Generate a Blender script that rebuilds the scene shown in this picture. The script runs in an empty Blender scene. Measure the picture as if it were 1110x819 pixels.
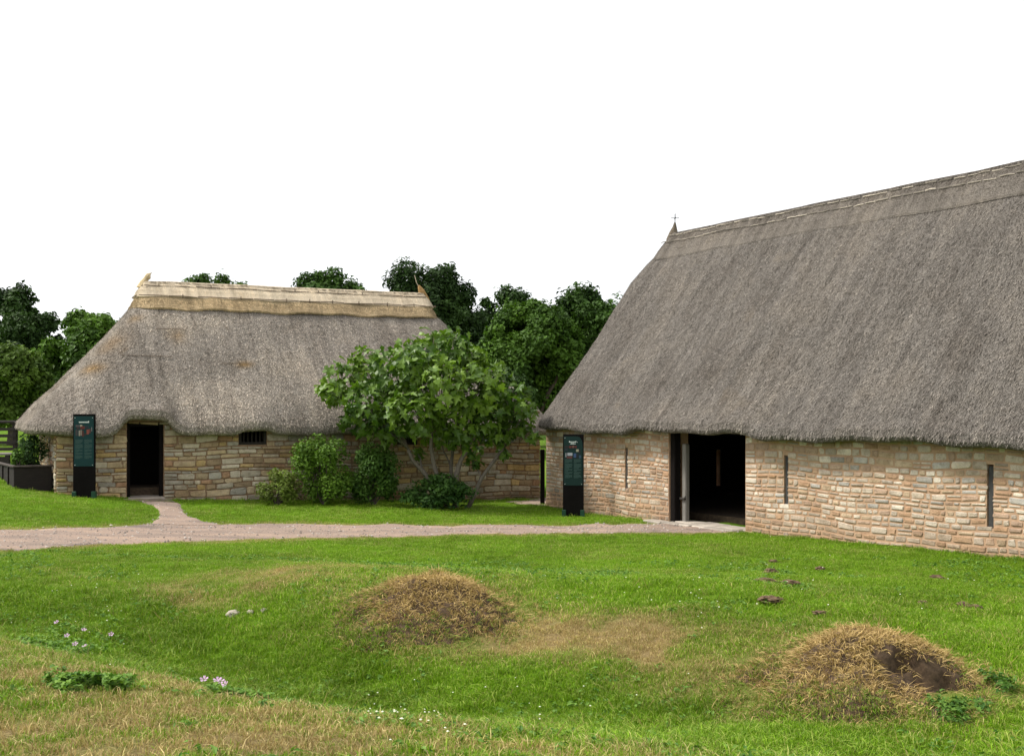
import bpy, math, random
import numpy as np
from mathutils import Vector, Matrix

R = math.radians
scene = bpy.context.scene
COL = scene.collection

# ------------------------------------------------------------------ camera, sky, sun, exposure
CAMZ = 2.6
F = 1250.0            # focal length in photo pixels (photo 1110 wide)
HOR = 438.0           # horizon row in the photo
cam_d = bpy.data.cameras.new("camera")
cam = bpy.data.objects.new("camera", cam_d)
COL.objects.link(cam)
cam.location = (0, 0, CAMZ)
cam.rotation_euler = (R(90), 0, 0)
cam_d.sensor_width = 36
cam_d.lens = 36 * F / 1110
cam_d.shift_y = (HOR - 409.5) / 1110
cam_d.clip_start = 0.1
cam_d.clip_end = 5000
scene.camera = cam

SUN_EL, SUN_AZ = 54.0, -88.0       # azimuth measured from +Y (view direction), negative = left
world = bpy.data.worlds.new("World")
scene.world = world
world.use_nodes = True
wn = world.node_tree
wn.nodes.clear()
w_out = wn.nodes.new("ShaderNodeOutputWorld")
w_bg = wn.nodes.new("ShaderNodeBackground")
w_sky = wn.nodes.new("ShaderNodeTexSky")
w_hs = wn.nodes.new("ShaderNodeHueSaturation")
w_sky.sky_type = 'NISHITA'
w_sky.sun_disc = False
w_sky.sun_elevation = R(SUN_EL)
w_sky.sun_rotation = R(SUN_AZ)
w_sky.dust_density = 6.0
w_sky.air_density = 1.0
w_sky.ozone_density = 1.0
w_hs.inputs["Saturation"].default_value = 0.22     # thin white overcast takes the blue out
w_bg.inputs["Strength"].default_value = 0.15
wn.links.new(w_sky.outputs[0], w_hs.inputs["Color"])
# a closed layer of thin bright cloud in front of the blue
w_tc = wn.nodes.new("ShaderNodeTexCoord")
w_nz = wn.nodes.new("ShaderNodeTexNoise")
w_nz.inputs["Scale"].default_value = 2.2
w_nz.inputs["Detail"].default_value = 5
w_cr = wn.nodes.new("ShaderNodeValToRGB")
w_cr.color_ramp.elements[0].position = .3
w_cr.color_ramp.elements[0].color = (4.7, 4.8, 4.95, 1)
w_cr.color_ramp.elements[1].position = .7
w_cr.color_ramp.elements[1].color = (5.7, 5.7, 5.7, 1)
w_mx = wn.nodes.new("ShaderNodeMix")
w_mx.data_type = 'RGBA'
w_mx.inputs[0].default_value = .85
wn.links.new(w_tc.outputs["Generated"], w_nz.inputs["Vector"])
wn.links.new(w_nz.outputs["Fac"], w_cr.inputs[0])
wn.links.new(w_hs.outputs[0], w_mx.inputs[6])
wn.links.new(w_cr.outputs[0], w_mx.inputs[7])
wn.links.new(w_mx.outputs[2], w_bg.inputs["Color"])
wn.links.new(w_bg.outputs[0], w_out.inputs["Surface"])

sun_d = bpy.data.lights.new("sun", 'SUN')
sun_d.energy = 3.0
sun_d.angle = R(10)
sun_d.color = (1.0, 0.95, 0.87)
sun = bpy.data.objects.new("sun", sun_d)
COL.objects.link(sun)
_az, _el = R(SUN_AZ), R(SUN_EL)
_dir = Vector((math.sin(_az) * math.cos(_el), math.cos(_az) * math.cos(_el), math.sin(_el)))
sun.rotation_euler = _dir.to_track_quat('Z', 'Y').to_euler()
sun.location = (-20, 5, 40)

vs = scene.view_settings
vs.view_transform = 'Standard'
vs.look = 'None'
vs.gamma = 1
vs.use_curve_mapping = False
vs.exposure = 0.80
scene.cycles.use_denoising = True
scene.cycles.max_bounces = 6
scene.cycles.diffuse_bounces = 3
scene.cycles.transmission_bounces = 4

rng = np.random.default_rng(7)

# ------------------------------------------------------------------ helpers
def hash3(ix, iy, iz, seed):
    n = np.sin(ix * 127.1 + iy * 311.7 + iz * 74.7 + seed * 19.19) * 43758.5453
    return n - np.floor(n)

def vnoise(x, y, z=0.0, seed=0):
    x = np.asarray(x, float); y = np.asarray(y, float); z = np.asarray(z, float) + 0 * x
    ix, iy, iz = np.floor(x), np.floor(y), np.floor(z)
    fx, fy, fz = x - ix, y - iy, z - iz
    fx, fy, fz = [f * f * (3 - 2 * f) for f in (fx, fy, fz)]
    out = 0
    for dx in (0, 1):
        for dy in (0, 1):
            for dz in (0, 1):
                w = (fx if dx else 1 - fx) * (fy if dy else 1 - fy) * (fz if dz else 1 - fz)
                out = out + w * hash3(ix + dx, iy + dy, iz + dz, seed)
    return out * 2 - 1

def fbm(x, y, z=0.0, seed=0, oct=3):
    s, a, t = 0, 1.0, 0
    for k in range(oct):
        s = s + a * vnoise(np.asarray(x) * 2 ** k, np.asarray(y) * 2 ** k, np.asarray(z) * 2 ** k, seed + k)
        t += a; a *= .5
    return s / t

def sstep(a, b, x):
    t = np.clip((np.asarray(x, float) - a) / (b - a), 0, 1)
    return t * t * (3 - 2 * t)

def link(o, parent=None):
    COL.objects.link(o)
    if parent is not None:
        o.parent = parent
    return o

def np_mesh(name, V, polys, mat, parent=None, col=None, smooth=False):
    """one mesh object from vertex array and a list of (n,k) index arrays; col = per-vertex rgb"""
    me = bpy.data.meshes.new(name)
    V = np.asarray(V, np.float32)
    me.vertices.add(len(V))
    me.vertices.foreach_set("co", V.ravel())
    polys = [np.asarray(p, np.int32) for p in polys if len(p)]
    nl = sum(p.size for p in polys); npoly = sum(len(p) for p in polys)
    me.loops.add(nl)
    me.polygons.add(npoly)
    me.loops.foreach_set("vertex_index", np.concatenate([p.ravel() for p in polys]))
    tot = np.concatenate([np.full(len(p), p.shape[1], np.int32) for p in polys])
    start = np.concatenate([[0], np.cumsum(tot)[:-1]]).astype(np.int32)
    me.polygons.foreach_set("loop_start", start)
    me.polygons.foreach_set("loop_total", tot)
    me.polygons.foreach_set("use_smooth", np.full(npoly, bool(smooth)))
    if col is not None:
        at = me.attributes.new("tint", 'FLOAT_COLOR', 'POINT')
        c = np.ones((len(V), 4), np.float32)
        c[:, :3] = col
        at.data.foreach_set("color", c.ravel())
    me.update(calc_edges=True)
    me.validate()
    if mat:
        me.materials.append(mat)
    return link(bpy.data.objects.new(name, me), parent)

class MB:
    """collects shapes into one mesh"""
    def __init__(s): s.V = []; s.P = {}; s.C = []; s.n = 0
    def add(s, V, polys, col=(1, 1, 1)):
        V = np.asarray(V, float)
        for p in polys:
            p = np.asarray(p, int)
            if len(p): s.P.setdefault(p.shape[1], []).append(p + s.n)
        s.V.append(V); s.n += len(V)
        c = np.empty((len(V), 3)); c[:] = col
        s.C.append(c)
        return s
    def box(s, c, d, rz=0.0, bev=0.0, col=(1, 1, 1), M=None):
        hx, hy, hz = d[0] / 2, d[1] / 2, d[2] / 2
        if bev <= 0:
            v = np.array([[x, y, z] for z in (-hz, hz) for y in (-hy, hy) for x in (-hx, hx)])
            f = [[0, 2, 3, 1], [4, 5, 7, 6], [0, 1, 5, 4], [2, 6, 7, 3], [0, 4, 6, 2], [1, 3, 7, 5]]
            P = [f]
        else:
            b = min(bev, hx * .9, hy * .9, hz * .9)
            def ring(z, k):
                x, y = hx - k, hy - k
                cc = b if k == 0 else b * .5
                return [[-x + cc, -y, z], [x - cc, -y, z], [x, -y + cc, z], [x, y - cc, z],
                        [x - cc, y, z], [-x + cc, y, z], [-x, y - cc, z], [-x, -y + cc, z]]
            v = np.array(ring(-hz, b) + ring(-hz + b, 0) + ring(hz - b, 0) + ring(hz, b))
            q = []
            for r in range(3):
                for k in range(8):
                    q.append([r * 8 + k, r * 8 + (k + 1) % 8, r * 8 + 8 + (k + 1) % 8, r * 8 + 8 + k])
            P = [q, [list(range(7, -1, -1)), list(range(24, 32))]]
        if M is not None:
            v = v @ np.array(M).T
        if rz:
            cs, sn = math.cos(rz), math.sin(rz)
            v = v @ np.array([[cs, -sn, 0], [sn, cs, 0], [0, 0, 1]]).T
        return s.add(v + np.array(c), P, col)
    def tube(s, pts, rad, n=8, col=(1, 1, 1), cap=True):
        pts = np.asarray(pts, float); m = len(pts)
        rad = np.full(m, rad) if np.isscalar(rad) else np.asarray(rad, float)
        V = []
        prev = None
        for i in range(m):
            t = pts[min(i + 1, m - 1)] - pts[max(i - 1, 0)]
            t = t / (np.linalg.norm(t) + 1e-9)
            if prev is None:
                a = np.array([1., 0, 0]) if abs(t[0]) < .8 else np.array([0, 1., 0])
            else:
                a = prev
            u = a - t * np.dot(a, t); u /= np.linalg.norm(u) + 1e-9
            w = np.cross(t, u); prev = u
            for k in range(n):
                th = 2 * math.pi * k / n
                V.append(pts[i] + rad[i] * (u * math.cos(th) + w * math.sin(th)))
        q = [[i * n + k, i * n + (k + 1) % n, (i + 1) * n + (k + 1) % n, (i + 1) * n + k] for i in range(m - 1) for k in range(n)]
        P = [q]
        if cap: P.append([list(range(n - 1, -1, -1)), list(range((m - 1) * n, m * n))])
        return s.add(V, P, col)
    def build(s, name, mat, parent=None, smooth=False):
        V = np.concatenate(s.V); C = np.concatenate(s.C)
        return np_mesh(name, V, [np.concatenate(s.P[k]) for k in s.P], mat, parent, C, smooth)

def tag(o, label=None, cat=None, group=None, kind=None):
    if label: o["label"] = label
    if cat: o["category"] = cat
    if group: o["group"] = group
    if kind: o["kind"] = kind
    return o

def empty(name, loc, rz=0, label=None, cat=None, group=None):
    o = bpy.data.objects.new(name, None)
    o.empty_display_size = .3
    o.location = loc; o.rotation_euler = (0, 0, rz)
    link(o)
    return tag(o, label, cat, group)

# ------------------------------------------------------------------ materials
def mat_nodes(name):
    m = bpy.data.materials.new(name); m.use_nodes = True
    nt = m.node_tree; nt.nodes.clear()
    out = nt.nodes.new("ShaderNodeOutputMaterial")
    return m, nt, out

def N(nt, t, **kw):
    n = nt.nodes.new(t)
    for k, v in kw.items():
        setattr(n, k, v)
    return n

def noise_fac(nt, scale, detail=4, rough=.6, coord=None, vscale=None):
    tc = N(nt, "ShaderNodeTexCoord")
    src = tc.outputs["Object"] if coord is None else coord
    if vscale:
        mp = N(nt, "ShaderNodeMapping"); mp.inputs["Scale"].default_value = vscale
        nt.links.new(src, mp.inputs[0]); src = mp.outputs[0]
    nz = N(nt, "ShaderNodeTexNoise")
    nz.inputs["Scale"].default_value = scale; nz.inputs["Detail"].default_value = detail
    nz.inputs["Roughness"].default_value = rough
    nt.links.new(src, nz.inputs["Vector"])
    return nz.outputs["Fac"]

def ramp(nt, fac, stops):
    r = N(nt, "ShaderNodeValToRGB")
    e = r.color_ramp.elements
    while len(e) < len(stops): e.new(.5)
    for k, (p, c) in enumerate(stops):
        e[k].position = p; e[k].color = (*c, 1)
    nt.links.new(fac, r.inputs[0])
    return r.outputs[0]

def mul(nt, a, b, fac=1.0):
    m = N(nt, "ShaderNodeMix", data_type='RGBA', blend_type='MULTIPLY')
    m.inputs[0].default_value = fac
    nt.links.new(a, m.inputs[6])
    if isinstance(b, tuple): m.inputs[7].default_value = (*b, 1)
    else: nt.links.new(b, m.inputs[7])
    return m.outputs[2]

def mixc(nt, f, a, b):
    m = N(nt, "ShaderNodeMix", data_type='RGBA')
    if isinstance(f, float): m.inputs[0].default_value = f
    else: nt.links.new(f, m.inputs[0])
    for k, v in ((6, a), (7, b)):
        if isinstance(v, tuple): m.inputs[k].default_value = (*v, 1)
        else: nt.links.new(v, m.inputs[k])
    return m.outputs[2]

def bump(nt, h, strength=.5, dist=.02):
    b = N(nt, "ShaderNodeBump")
    b.inputs["Strength"].default_value = strength; b.inputs["Distance"].default_value = dist
    nt.links.new(h, b.inputs["Height"])
    return b.outputs[0]

def surf(nt, out, col, rough=.9, nrm=None, spec=.25):
    p = N(nt, "ShaderNodeBsdfPrincipled")
    if isinstance(col, tuple): p.inputs["Base Color"].default_value = (*col, 1)
    else: nt.links.new(col, p.inputs["Base Color"])
    p.inputs["Roughness"].default_value = rough
    p.inputs["Specular IOR Level"].default_value = spec
    if nrm is not None: nt.links.new(nrm, p.inputs["Normal"])
    nt.links.new(p.outputs[0], out.inputs["Surface"])
    return p

def attr(nt, name="tint", typ='GEOMETRY'):
    a = N(nt, "ShaderNodeAttribute"); a.attribute_name = name; a.attribute_type = typ
    return a

def simple_mat(name, col, rough=.8, scale=8, var=.35, bs=.3, vscale=None, spec=.3, tint=False):
    m, nt, out = mat_nodes(name)
    f = noise_fac(nt, scale, 6, .65, vscale=vscale)
    lo = tuple(c * (1 - var) for c in col); hi = tuple(min(1, c * (1 + var)) for c in col)
    c = ramp(nt, f, [(.3, lo), (.7, hi)])
    if tint:
        c = mul(nt, c, attr(nt).outputs["Color"])
    surf(nt, out, c, rough, bump(nt, f, bs, .01), spec)
    return m

def thatch_mat(name, lo, mid, hi, stain):
    m, nt, out = mat_nodes(name)
    f = noise_fac(nt, 55, 5, .75)
    c = ramp(nt, f, [(.33, lo), (.5, mid), (.68, hi)])
    big = noise_fac(nt, .55, 5, .6)
    c2 = ramp(nt, big, [(.3, (.80, .775, .75)), (.5, (1, 1, 1)), (.72, (1.16, 1.13, 1.08))])
    c = mul(nt, c, c2)
    sk = noise_fac(nt, 1.0, 6, .7, vscale=(4.5, .5, .45))
    c = mul(nt, c, ramp(nt, sk, [(.32, (.72, .71, .70)), (.5, (1, 1, 1)), (.68, (1.26, 1.25, 1.23))]))
    st = noise_fac(nt, .9, 3, .5, vscale=(1, 1, .6))
    sf = ramp(nt, st, [(.68, (0, 0, 0)), (.78, (1, 1, 1))])
    c = mixc(nt, mul(nt, sf, (.5, .5, .5)), c, stain)
    c = mul(nt, c, attr(nt).outputs["Color"])
    surf(nt, out, c, .95, bump(nt, f, 1.0, .04), .1)
    return m

M = {}
M['thatch_barn'] = thatch_mat("weathered_thatch", (.054, .048, .043), (.168, .151, .135), (.40, .37, .335), (.22, .18, .135))
M['thatch_cottage'] = thatch_mat("grey_thatch", (.098, .085, .073), (.325, .29, .252), (.66, .605, .54), (.34, .22, .10))
M['straw_ridge'] = thatch_mat("pale_straw", (.46, .38, .27), (.66, .56, .42), (.80, .71, .57), (.5, .36, .18))
M['straw_skirt'] = thatch_mat("ochre_straw", (.32, .235, .13), (.54, .42, .26), (.70, .58, .39), (.28, .18, .09))
M['ridge_barn'] = thatch_mat("old_ridge_thatch", (.07, .061, .054), (.185, .164, .143), (.37, .335, .295), (.2, .17, .13))
M['rod_dark'] = simple_mat("hazel_rod_dark", (.11, .08, .055), .8, 20, .4)
M['rod_grey'] = simple_mat("hazel_rod_grey", (.34, .30, .25), .8, 20, .4, tint=True)

def stone_mat(name):
    m, nt, out = mat_nodes(name)
    f = noise_fac(nt, 9, 8, .7)
    c = ramp(nt, f, [(.28, (.62, .58, .52)), (.5, (1, 1, 1)), (.75, (1.2, 1.15, 1.05))])
    c = mul(nt, attr(nt).outputs["Color"], c)
    c = mul(nt, c, ramp(nt, noise_fac(nt, 1.1, 5, .7), [(.35, (.70, .66, .60)), (.55, (1, 1, 1)), (.75, (1.1, 1.08, 1.04))]))
    g = noise_fac(nt, 60, 5, .7)
    c = mul(nt, c, ramp(nt, g, [(.3, (.75, .73, .7)), (.65, (1.1, 1.1, 1.1))]))
    a = N(nt, "ShaderNodeMath", operation='ADD')
    nt.links.new(f, a.inputs[0]); nt.links.new(g, a.inputs[1])
    surf(nt, out, c, .93, bump(nt, a.outputs[0], .6, .02), .15)
    return m
M['stone'] = stone_mat("rubble_stone")
def mortar_mat(name, a, b):
    m, nt, out = mat_nodes(name)
    f = noise_fac(nt, 5, 8, .7)
    surf(nt, out, ramp(nt, f, [(.3, a), (.7, b)]), .97, bump(nt, noise_fac(nt, 50, 5, .7), .5, .02), .1)
    return m
M['mortar_barn'] = mortar_mat("orange_lime_mortar", (.33, .20, .125), (.48, .33, .22))
M['mortar_cottage'] = mortar_mat("dark_earth_mortar", (.17, .11, .068), (.33, .22, .14))
M['inside'] = simple_mat("painted_interior_dark", (.014, .012, .010), .95, 6, .3)  # darkness of the unlit rooms put into the base colour
M['dark_wood'] = simple_mat("dark_timber", (.022, .018, .015), .75, 6, .4, .3, (1, 1, 8))
M['black_wood'] = simple_mat("black_timber", (.009, .0075, .007), .9, 6, .4, .3, (8, 8, 1), spec=.04)
M['pale_wood'] = simple_mat("pale_weathered_timber", (.165, .155, .14), .85, 5, .25, .4, (9, 9, .8))
M['grey_slate'] = simple_mat("grey_slot_board", (.042, .041, .04), .9, 7, .4, .4, (4, 4, 1))
M['iron'] = simple_mat("rusty_iron", (.03, .025, .022), .6, 30, .4)
M['flagstone'] = simple_mat("worn_flagstone", (.33, .29, .25), .92, 4, .3, .5, tint=True)
M['planter_wood'] = simple_mat("dark_brown_planter_boards", (.013, .009, .008), .8, 5, .4, .4, (1, 1, 7))
M['planter_top'] = simple_mat("weathered_planter_rim", (.05, .039, .034), .85, 6, .35)
M['soil'] = simple_mat("dark_soil", (.055, .038, .024), .98, 14, .5, .9)
M['bench_wood'] = simple_mat("black_stained_boards", (.03, .024, .021), .75, 5, .4, .3, (8, 1, 8))
M['bench_seat'] = simple_mat("grey_weathered_boards", (.20, .18, .17), .85, 5, .3, .3, (1, 8, 8))
M['sign_black'] = simple_mat("black_sign_board", (.006, .005, .005), .7, 3, .3, .05, spec=.05)
M['panel_teal'] = simple_mat("teal_sign_panel", (.003, .030, .032), .5, 2, .15, .0, spec=.2)
M['panel_green'] = simple_mat("dark_green_sign_panel", (.004, .022, .020), .5, 2, .15, .0, spec=.2)
M['sign_foot'] = simple_mat("green_metal_foot", (.008, .045, .024), .5, 5, .25)
M['tinted'] = simple_mat("printed_ink", (1, 1, 1), .45, 4, .03, 0, tint=True)
M['steel'] = simple_mat("steel_screw", (.6, .6, .6), .3, 4, .1)
M['bark'] = simple_mat("grey_bark", (.07, .056, .044), .95, 9, .45, .8, (3, 3, 1))
M['fig_bark'] = simple_mat("pale_fig_bark", (.14, .122, .096), .9, 10, .35, .6, (3, 3, 1))
M['rock'] = simple_mat("pale_limestone", (.31, .275, .22), .9, 6, .3, .7)

def leaf_mat(name, trans=.3, rough=.45, spec=.3):
    m, nt, out = mat_nodes(name)
    p = N(nt, "ShaderNodeBsdfPrincipled"); t = N(nt, "ShaderNodeBsdfTranslucent"); mx = N(nt, "ShaderNodeMixShader")
    a = attr(nt)
    nt.links.new(a.outputs["Color"], p.inputs["Base Color"])
    g = mul(nt, a.outputs["Color"], (1.2, 1.35, .6))
    nt.links.new(g, t.inputs["Color"])
    p.inputs["Roughness"].default_value = rough; p.inputs["Specular IOR Level"].default_value = spec
    mx.inputs[0].default_value = trans
    nt.links.new(p.outputs[0], mx.inputs[1]); nt.links.new(t.outputs[0], mx.inputs[2])
    nt.links.new(mx.outputs[0], out.inputs["Surface"])
    return m
M['leaf'] = leaf_mat("leaves", .22, .55, .15)
M['leaf_fig'] = leaf_mat("fig_leaves", .25, .45, .3)
M['leaf_far'] = leaf_mat("distant_leaves", .15, .6, .15)
M['petal'] = leaf_mat("petals", .3, .6, .1)
M['straw'] = leaf_mat("dry_stalks", .15, .7, .15)

# ------------------------------------------------------------------ terrain
_ctrl = np.array([
    # building feet
    (-11, 27.4, .46), (-9.2, 28.3, .26), (-6, 29.8, .12), (-2.2, 31.6, -.05), (.7, 33.1, -.12),
    (.9, 30.2, -.09), (2.2, 28, -.09), (3.5, 25.8, -.05), (4.8, 23.6, -.03), (6.3, 21, .06), (7.7, 18.4, .15), (9, 16.2, .22), (11, 13, .35), (15, 6, .6),
    (-9.9, 27, .40), (1.5, 27.6, -.11), (-1.5, 29.2, -.02), (-4.7, 29, .08), (-12.2, 27.3, .62), (-12.9, 29, .75), (-14.5, 33, .95), (-17, 27, .7),
    # path
    (-9.5, 21, .18), (-6, 22, .1), (-3, 23, .05), (0, 23.5, 0), (3.2, 24.2, -.03), (-15, 20, .35), (-8, 25, .18),
    # lawn this side of the path
    (-7, 18, .2), (-3, 18, .13), (0, 17, .1), (3, 17.5, .06), (5, 17, .1), (5, 20, .02), (7, 15, .2),
    # bank crest
    (-6.5, 15.6, .36), (-3, 13.9, .42), (-1.6, 12.9, .42), (-.8, 13.1, .44), (1.2, 12.3, .42), (2.9, 11, .46), (4.6, 11.2, .36), (6.5, 12, .36),
    # ditch
    (-6.5, 13.4, .16), (-4.2, 12.5, -.06), (-2.4, 11.3, -.17), (-.8, 10.7, -.15), (.5, 9.9, -.10), (1.6, 9, .08), (3, 7.8, .22), (4.6, 8.2, .26), (6.5, 8.5, .4),
    # foreground shelf
    (-4.8, 10.2, .56), (-3.2, 8.2, .72), (-1.4, 8.0, .50), (-2.4, 5.6, .95), (0, 6.2, .78), (0, 4.8, .98), (2.2, 5.4, .74), (0, 1, 1.15), (4, 3, .85), (-5, 5, 1.0), (-9, 9, .85),
    (0, -6, 1.2), (12, -4, 1.0), (-12, -4, 1.2),
    # beyond the buildings
    (1.3, 40, .05), (2, 50, .75), (-20, 45, 1.5), (-25, 60, 2.2), (0, 65, 1.5), (20, 60, 1.5), (-18, 38, 1.15), (20, 30, .6), (-35, 40, 1.6), (40, 50, 1.5), (-6, 40, .4), (40, 10, .8), (-40, 10, 1.0),
    (-40, 85, 2.3), (0, 90, 2.0), (45, 85, 1.8)], float)

def _tps(r2):
    return r2 * np.log(r2 + 1e-9) * .5
_n = len(_ctrl)
_K = _tps(((_ctrl[:, None, :2] - _ctrl[None, :, :2]) ** 2).sum(-1)) + np.eye(_n) * .6
_P = np.c_[np.ones(_n), _ctrl[:, :2]]
_A = np.block([[_K, _P], [_P.T, np.zeros((3, 3))]])
_sol = np.linalg.solve(_A, np.r_[_ctrl[:, 2], np.zeros(3)])

def ground_z(x, y, detail=True):
    x = np.asarray(x, float); y = np.asarray(y, float)
    sh = x.shape
    p = np.c_[x.ravel(), y.ravel()]
    rr = np.hypot(p[:, 0], p[:, 1] - 25)
    sc = np.minimum(1, 75 / np.maximum(rr, 1e-6))
    q = np.c_[p[:, 0] * sc, 25 + (p[:, 1] - 25) * sc]
    z = np.empty(len(q))
    for i in range(0, len(q), 20000):
        c = q[i:i + 20000]
        z[i:i + 20000] = _tps(((c[:, None] - _ctrl[None, :, :2]) ** 2).sum(-1)) @ _sol[:-3] + _sol[-3] + c @ _sol[-2:]
    if detail:
        d = 1 / (1 + (rr / 40) ** 2)
        z = z + d * (.04 * sstep(19, 15, p[:, 1]) + .014) * vnoise(p[:, 0] * 1.1, p[:, 1] * 1.1, 0, 3) + d * (.012 * sstep(19, 15, p[:, 1]) * vnoise(p[:, 0] * 5.5, p[:, 1] * 5.5, 0, 13) + .022 * vnoise(p[:, 0] * 3.1, p[:, 1] * 3.1, 0, 5))
    return z.reshape(sh)

def gz(x, y):
    return float(ground_z(np.array([x]), np.array([y]))[0])

def at_depth(px, Y):
    return (px - 555) / F * Y

def on_ground(px, py):
    """the point of the terrain seen at a photo pixel"""
    px = np.atleast_1d(np.asarray(px, float)); py = np.atleast_1d(np.asarray(py, float))
    Y = np.linspace(4, 70, 3300)
    X = (px[:, None] - 555) / F * Y[None]
    Zr = CAMZ - (py[:, None] - HOR) / F * Y[None]
    G = ground_z(X, np.broadcast_to(Y, X.shape), detail=False)
    hit = np.argmax(Zr <= G, axis=1)
    return X[np.arange(len(px)), hit], Y[hit]

# terrain sheet: fine near the camera, coarse to the horizon
yv = np.concatenate([np.arange(-30, -2, 2.0), np.arange(-2, 36, .16), np.geomspace(36, 2200, 60)])
sv = np.concatenate([-np.geomspace(1.0, .1, 10)[:-1] * 6 - .6, np.linspace(-.62, .62, 200), np.geomspace(.1, 1.0, 10)[1:] * 6 + .6])
GX = sv[None, :] * (np.abs(yv[:, None]) * 1.0 + 7)
GY = np.repeat(yv[:, None], len(sv), 1)
# lay the fan's sides out square so the sheet also reaches behind the camera
GZ = ground_z(GX, GY)
nr, nc = GX.shape
idx = np.arange(nr * nc).reshape(nr, nc)
quads = np.stack([idx[:-1, :-1], idx[:-1, 1:], idx[1:, 1:], idx[1:, :-1]], -1).reshape(-1, 4)

# path outline, read off on the ground
up_px = np.array([-60, 0, 100, 165, 205, 300, 400, 550, 650, 725, 760])
up_py = np.array([574, 573, 571, 568, 567.5, 568, 569, 570, 569, 567, 566])
lo_px = np.array([-60, 0, 100, 200, 300, 400, 500, 600, 700, 760, 812])
lo_py = np.array([600, 597, 592, 588, 584.5, 582, 580, 578.5, 578, 577.5, 577.5])
ux, uy = on_ground(up_px, up_py); lx, ly = on_ground(lo_px, lo_py)
# straight run further left, outside the picture
ux = np.r_[-40, ux]; uy = np.r_[uy[0] - 1.2, uy]; lx = np.r_[-40, lx]; ly = np.r_[ly[0] - 1.6, ly]
bl_px = np.array([130, 136, 150, 163, 170, 172, 168, 155]); bl_py = np.array([541, 542, 544, 548, 553, 558, 563, 569])
br_px = np.array([174, 190, 197, 199, 202, 208, 222, 250]); br_py = np.array([541, 543, 547, 552, 557, 561, 565, 570])
blx, bly = on_ground(bl_px, bl_py); brx, bry = on_ground(br_px, br_py)

def resample(x, y, n):
    d = np.r_[0, np.cumsum(np.hypot(np.diff(x), np.diff(y)))]
    t = np.linspace(0, d[-1], n)
    return np.interp(t, d, x), np.interp(t, d, y)

def in_main_path(x, y):
    return (y < np.interp(x, ux, uy)) & (y > np.interp(x, lx, ly)) & (x < np.interp(y, [22.5, 24.2, 25.6], [5.2, 4.4, 3.6]))
def in_branch(x, y):
    o = np.argsort(bly)
    xl = np.interp(y, bly[o], blx[o]); o2 = np.argsort(bry); xr = np.interp(y, bry[o2], brx[o2])
    return (x > xl) & (x < xr) & (y > min(bly)) & (y < max(bly))

def dryness(x, y):
    """where the turf is parched"""
    n = fbm(x * .8, y * .8, 0, 21, 3); n2 = fbm(x * 2.3, y * 2.3, 0, 31, 3)
    d = np.clip(.05 + .22 * n + .20 * n2, 0, 1)
    shelf = (1 - sstep(-1.6, 2.6, y + 1.3 * n2 + .8 * n - np.interp(x, [-6, -3.6, -2.4, -1.2, 0, 1.2, 2.6, 6], [10.0, 9.4, 8.5, 7.4, 6.1, 5.2, 4.4, 3.5])))
    d = d + shelf * (.60 + .75 * n2 + .35 * n)
    d = d + (.50 + .4 * n2) * np.exp(-(((x + 2.9) / 2.1) ** 2 + ((y - 14.6) / 1.5) ** 2))
    d = d + (.85 + .8 * n2) * np.exp(-(((x - 1.2) / 1.5) ** 2 + ((y - 11.4 + .4 * (x - 1.2)) / .8) ** 2))
    d = d + .50 * np.exp(-(((x + .75) / 1.1) ** 2 + ((y - 12.2) / .8) ** 2))
    d = d + (.62 + .4 * n2) * np.exp(-(((x - 2.8) / 1.25) ** 2 + ((y - 9.5) / .8) ** 2))
    ditch = np.exp(-((y - np.interp(x, [-6.5, -4.2, -2.4, -.8, .5, 1.6, 3], [13.6, 12.7, 11.2, 10.5, 9.7, 8.7, 7.6])) / 1.1) ** 2)
    d = d - .40 * ditch * (1 - .8 * sstep(2.0, 3.0, x))
    edge = np.maximum(np.exp(-((y - np.interp(x, ux, uy)) / .35) ** 2), np.exp(-((y - np.interp(x, lx, ly)) / .35) ** 2)) * (x < 4.5)
    d = d + .5 * edge
    d = d + (.10 + .45 * shelf) * fbm(x * 5.5, y * 5.5, 0, 37, 2)
    return np.clip(d, 0, 1)

gd = dryness(GX.ravel(), GY.ravel())
gnear = np.hypot(GX.ravel(), GY.ravel() - 15)
gcol = np.c_[gd, np.clip((gnear - 35) / 20, 0, 1), np.zeros_like(gd)]

m, nt, out = mat_nodes("turf")
a = attr(nt); sep = N(nt, "ShaderNodeSeparateColor"); nt.links.new(a.outputs["Color"], sep.inputs[0])
f1 = noise_fac(nt, 6, 8, .75); f2 = noise_fac(nt, 40, 6, .75)
green = ramp(nt, f2, [(.3, (.05, .105, .006)), (.6, (.11, .21, .009)), (.8, (.16, .27, .016))])
dry = ramp(nt, f2, [(.3, (.11, .075, .035)), (.6, (.24, .18, .08)), (.8, (.36, .28, .14))])
far = ramp(nt, f1, [(.3, (.07, .17, .012)), (.7, (.14, .26, .03))])
c = mixc(nt, sep.outputs[0], green, dry)
c = mixc(nt, sep.outputs[1], c, far)
surf(nt, out, c, .95, bump(nt, f2, .8, .04), .1)
M['turf'] = m
ground = np_mesh("ground", np.c_[GX.ravel(), GY.ravel(), GZ.ravel()], [quads], M['turf'], None, gcol, True)
tag(ground, kind="structure")

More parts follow.
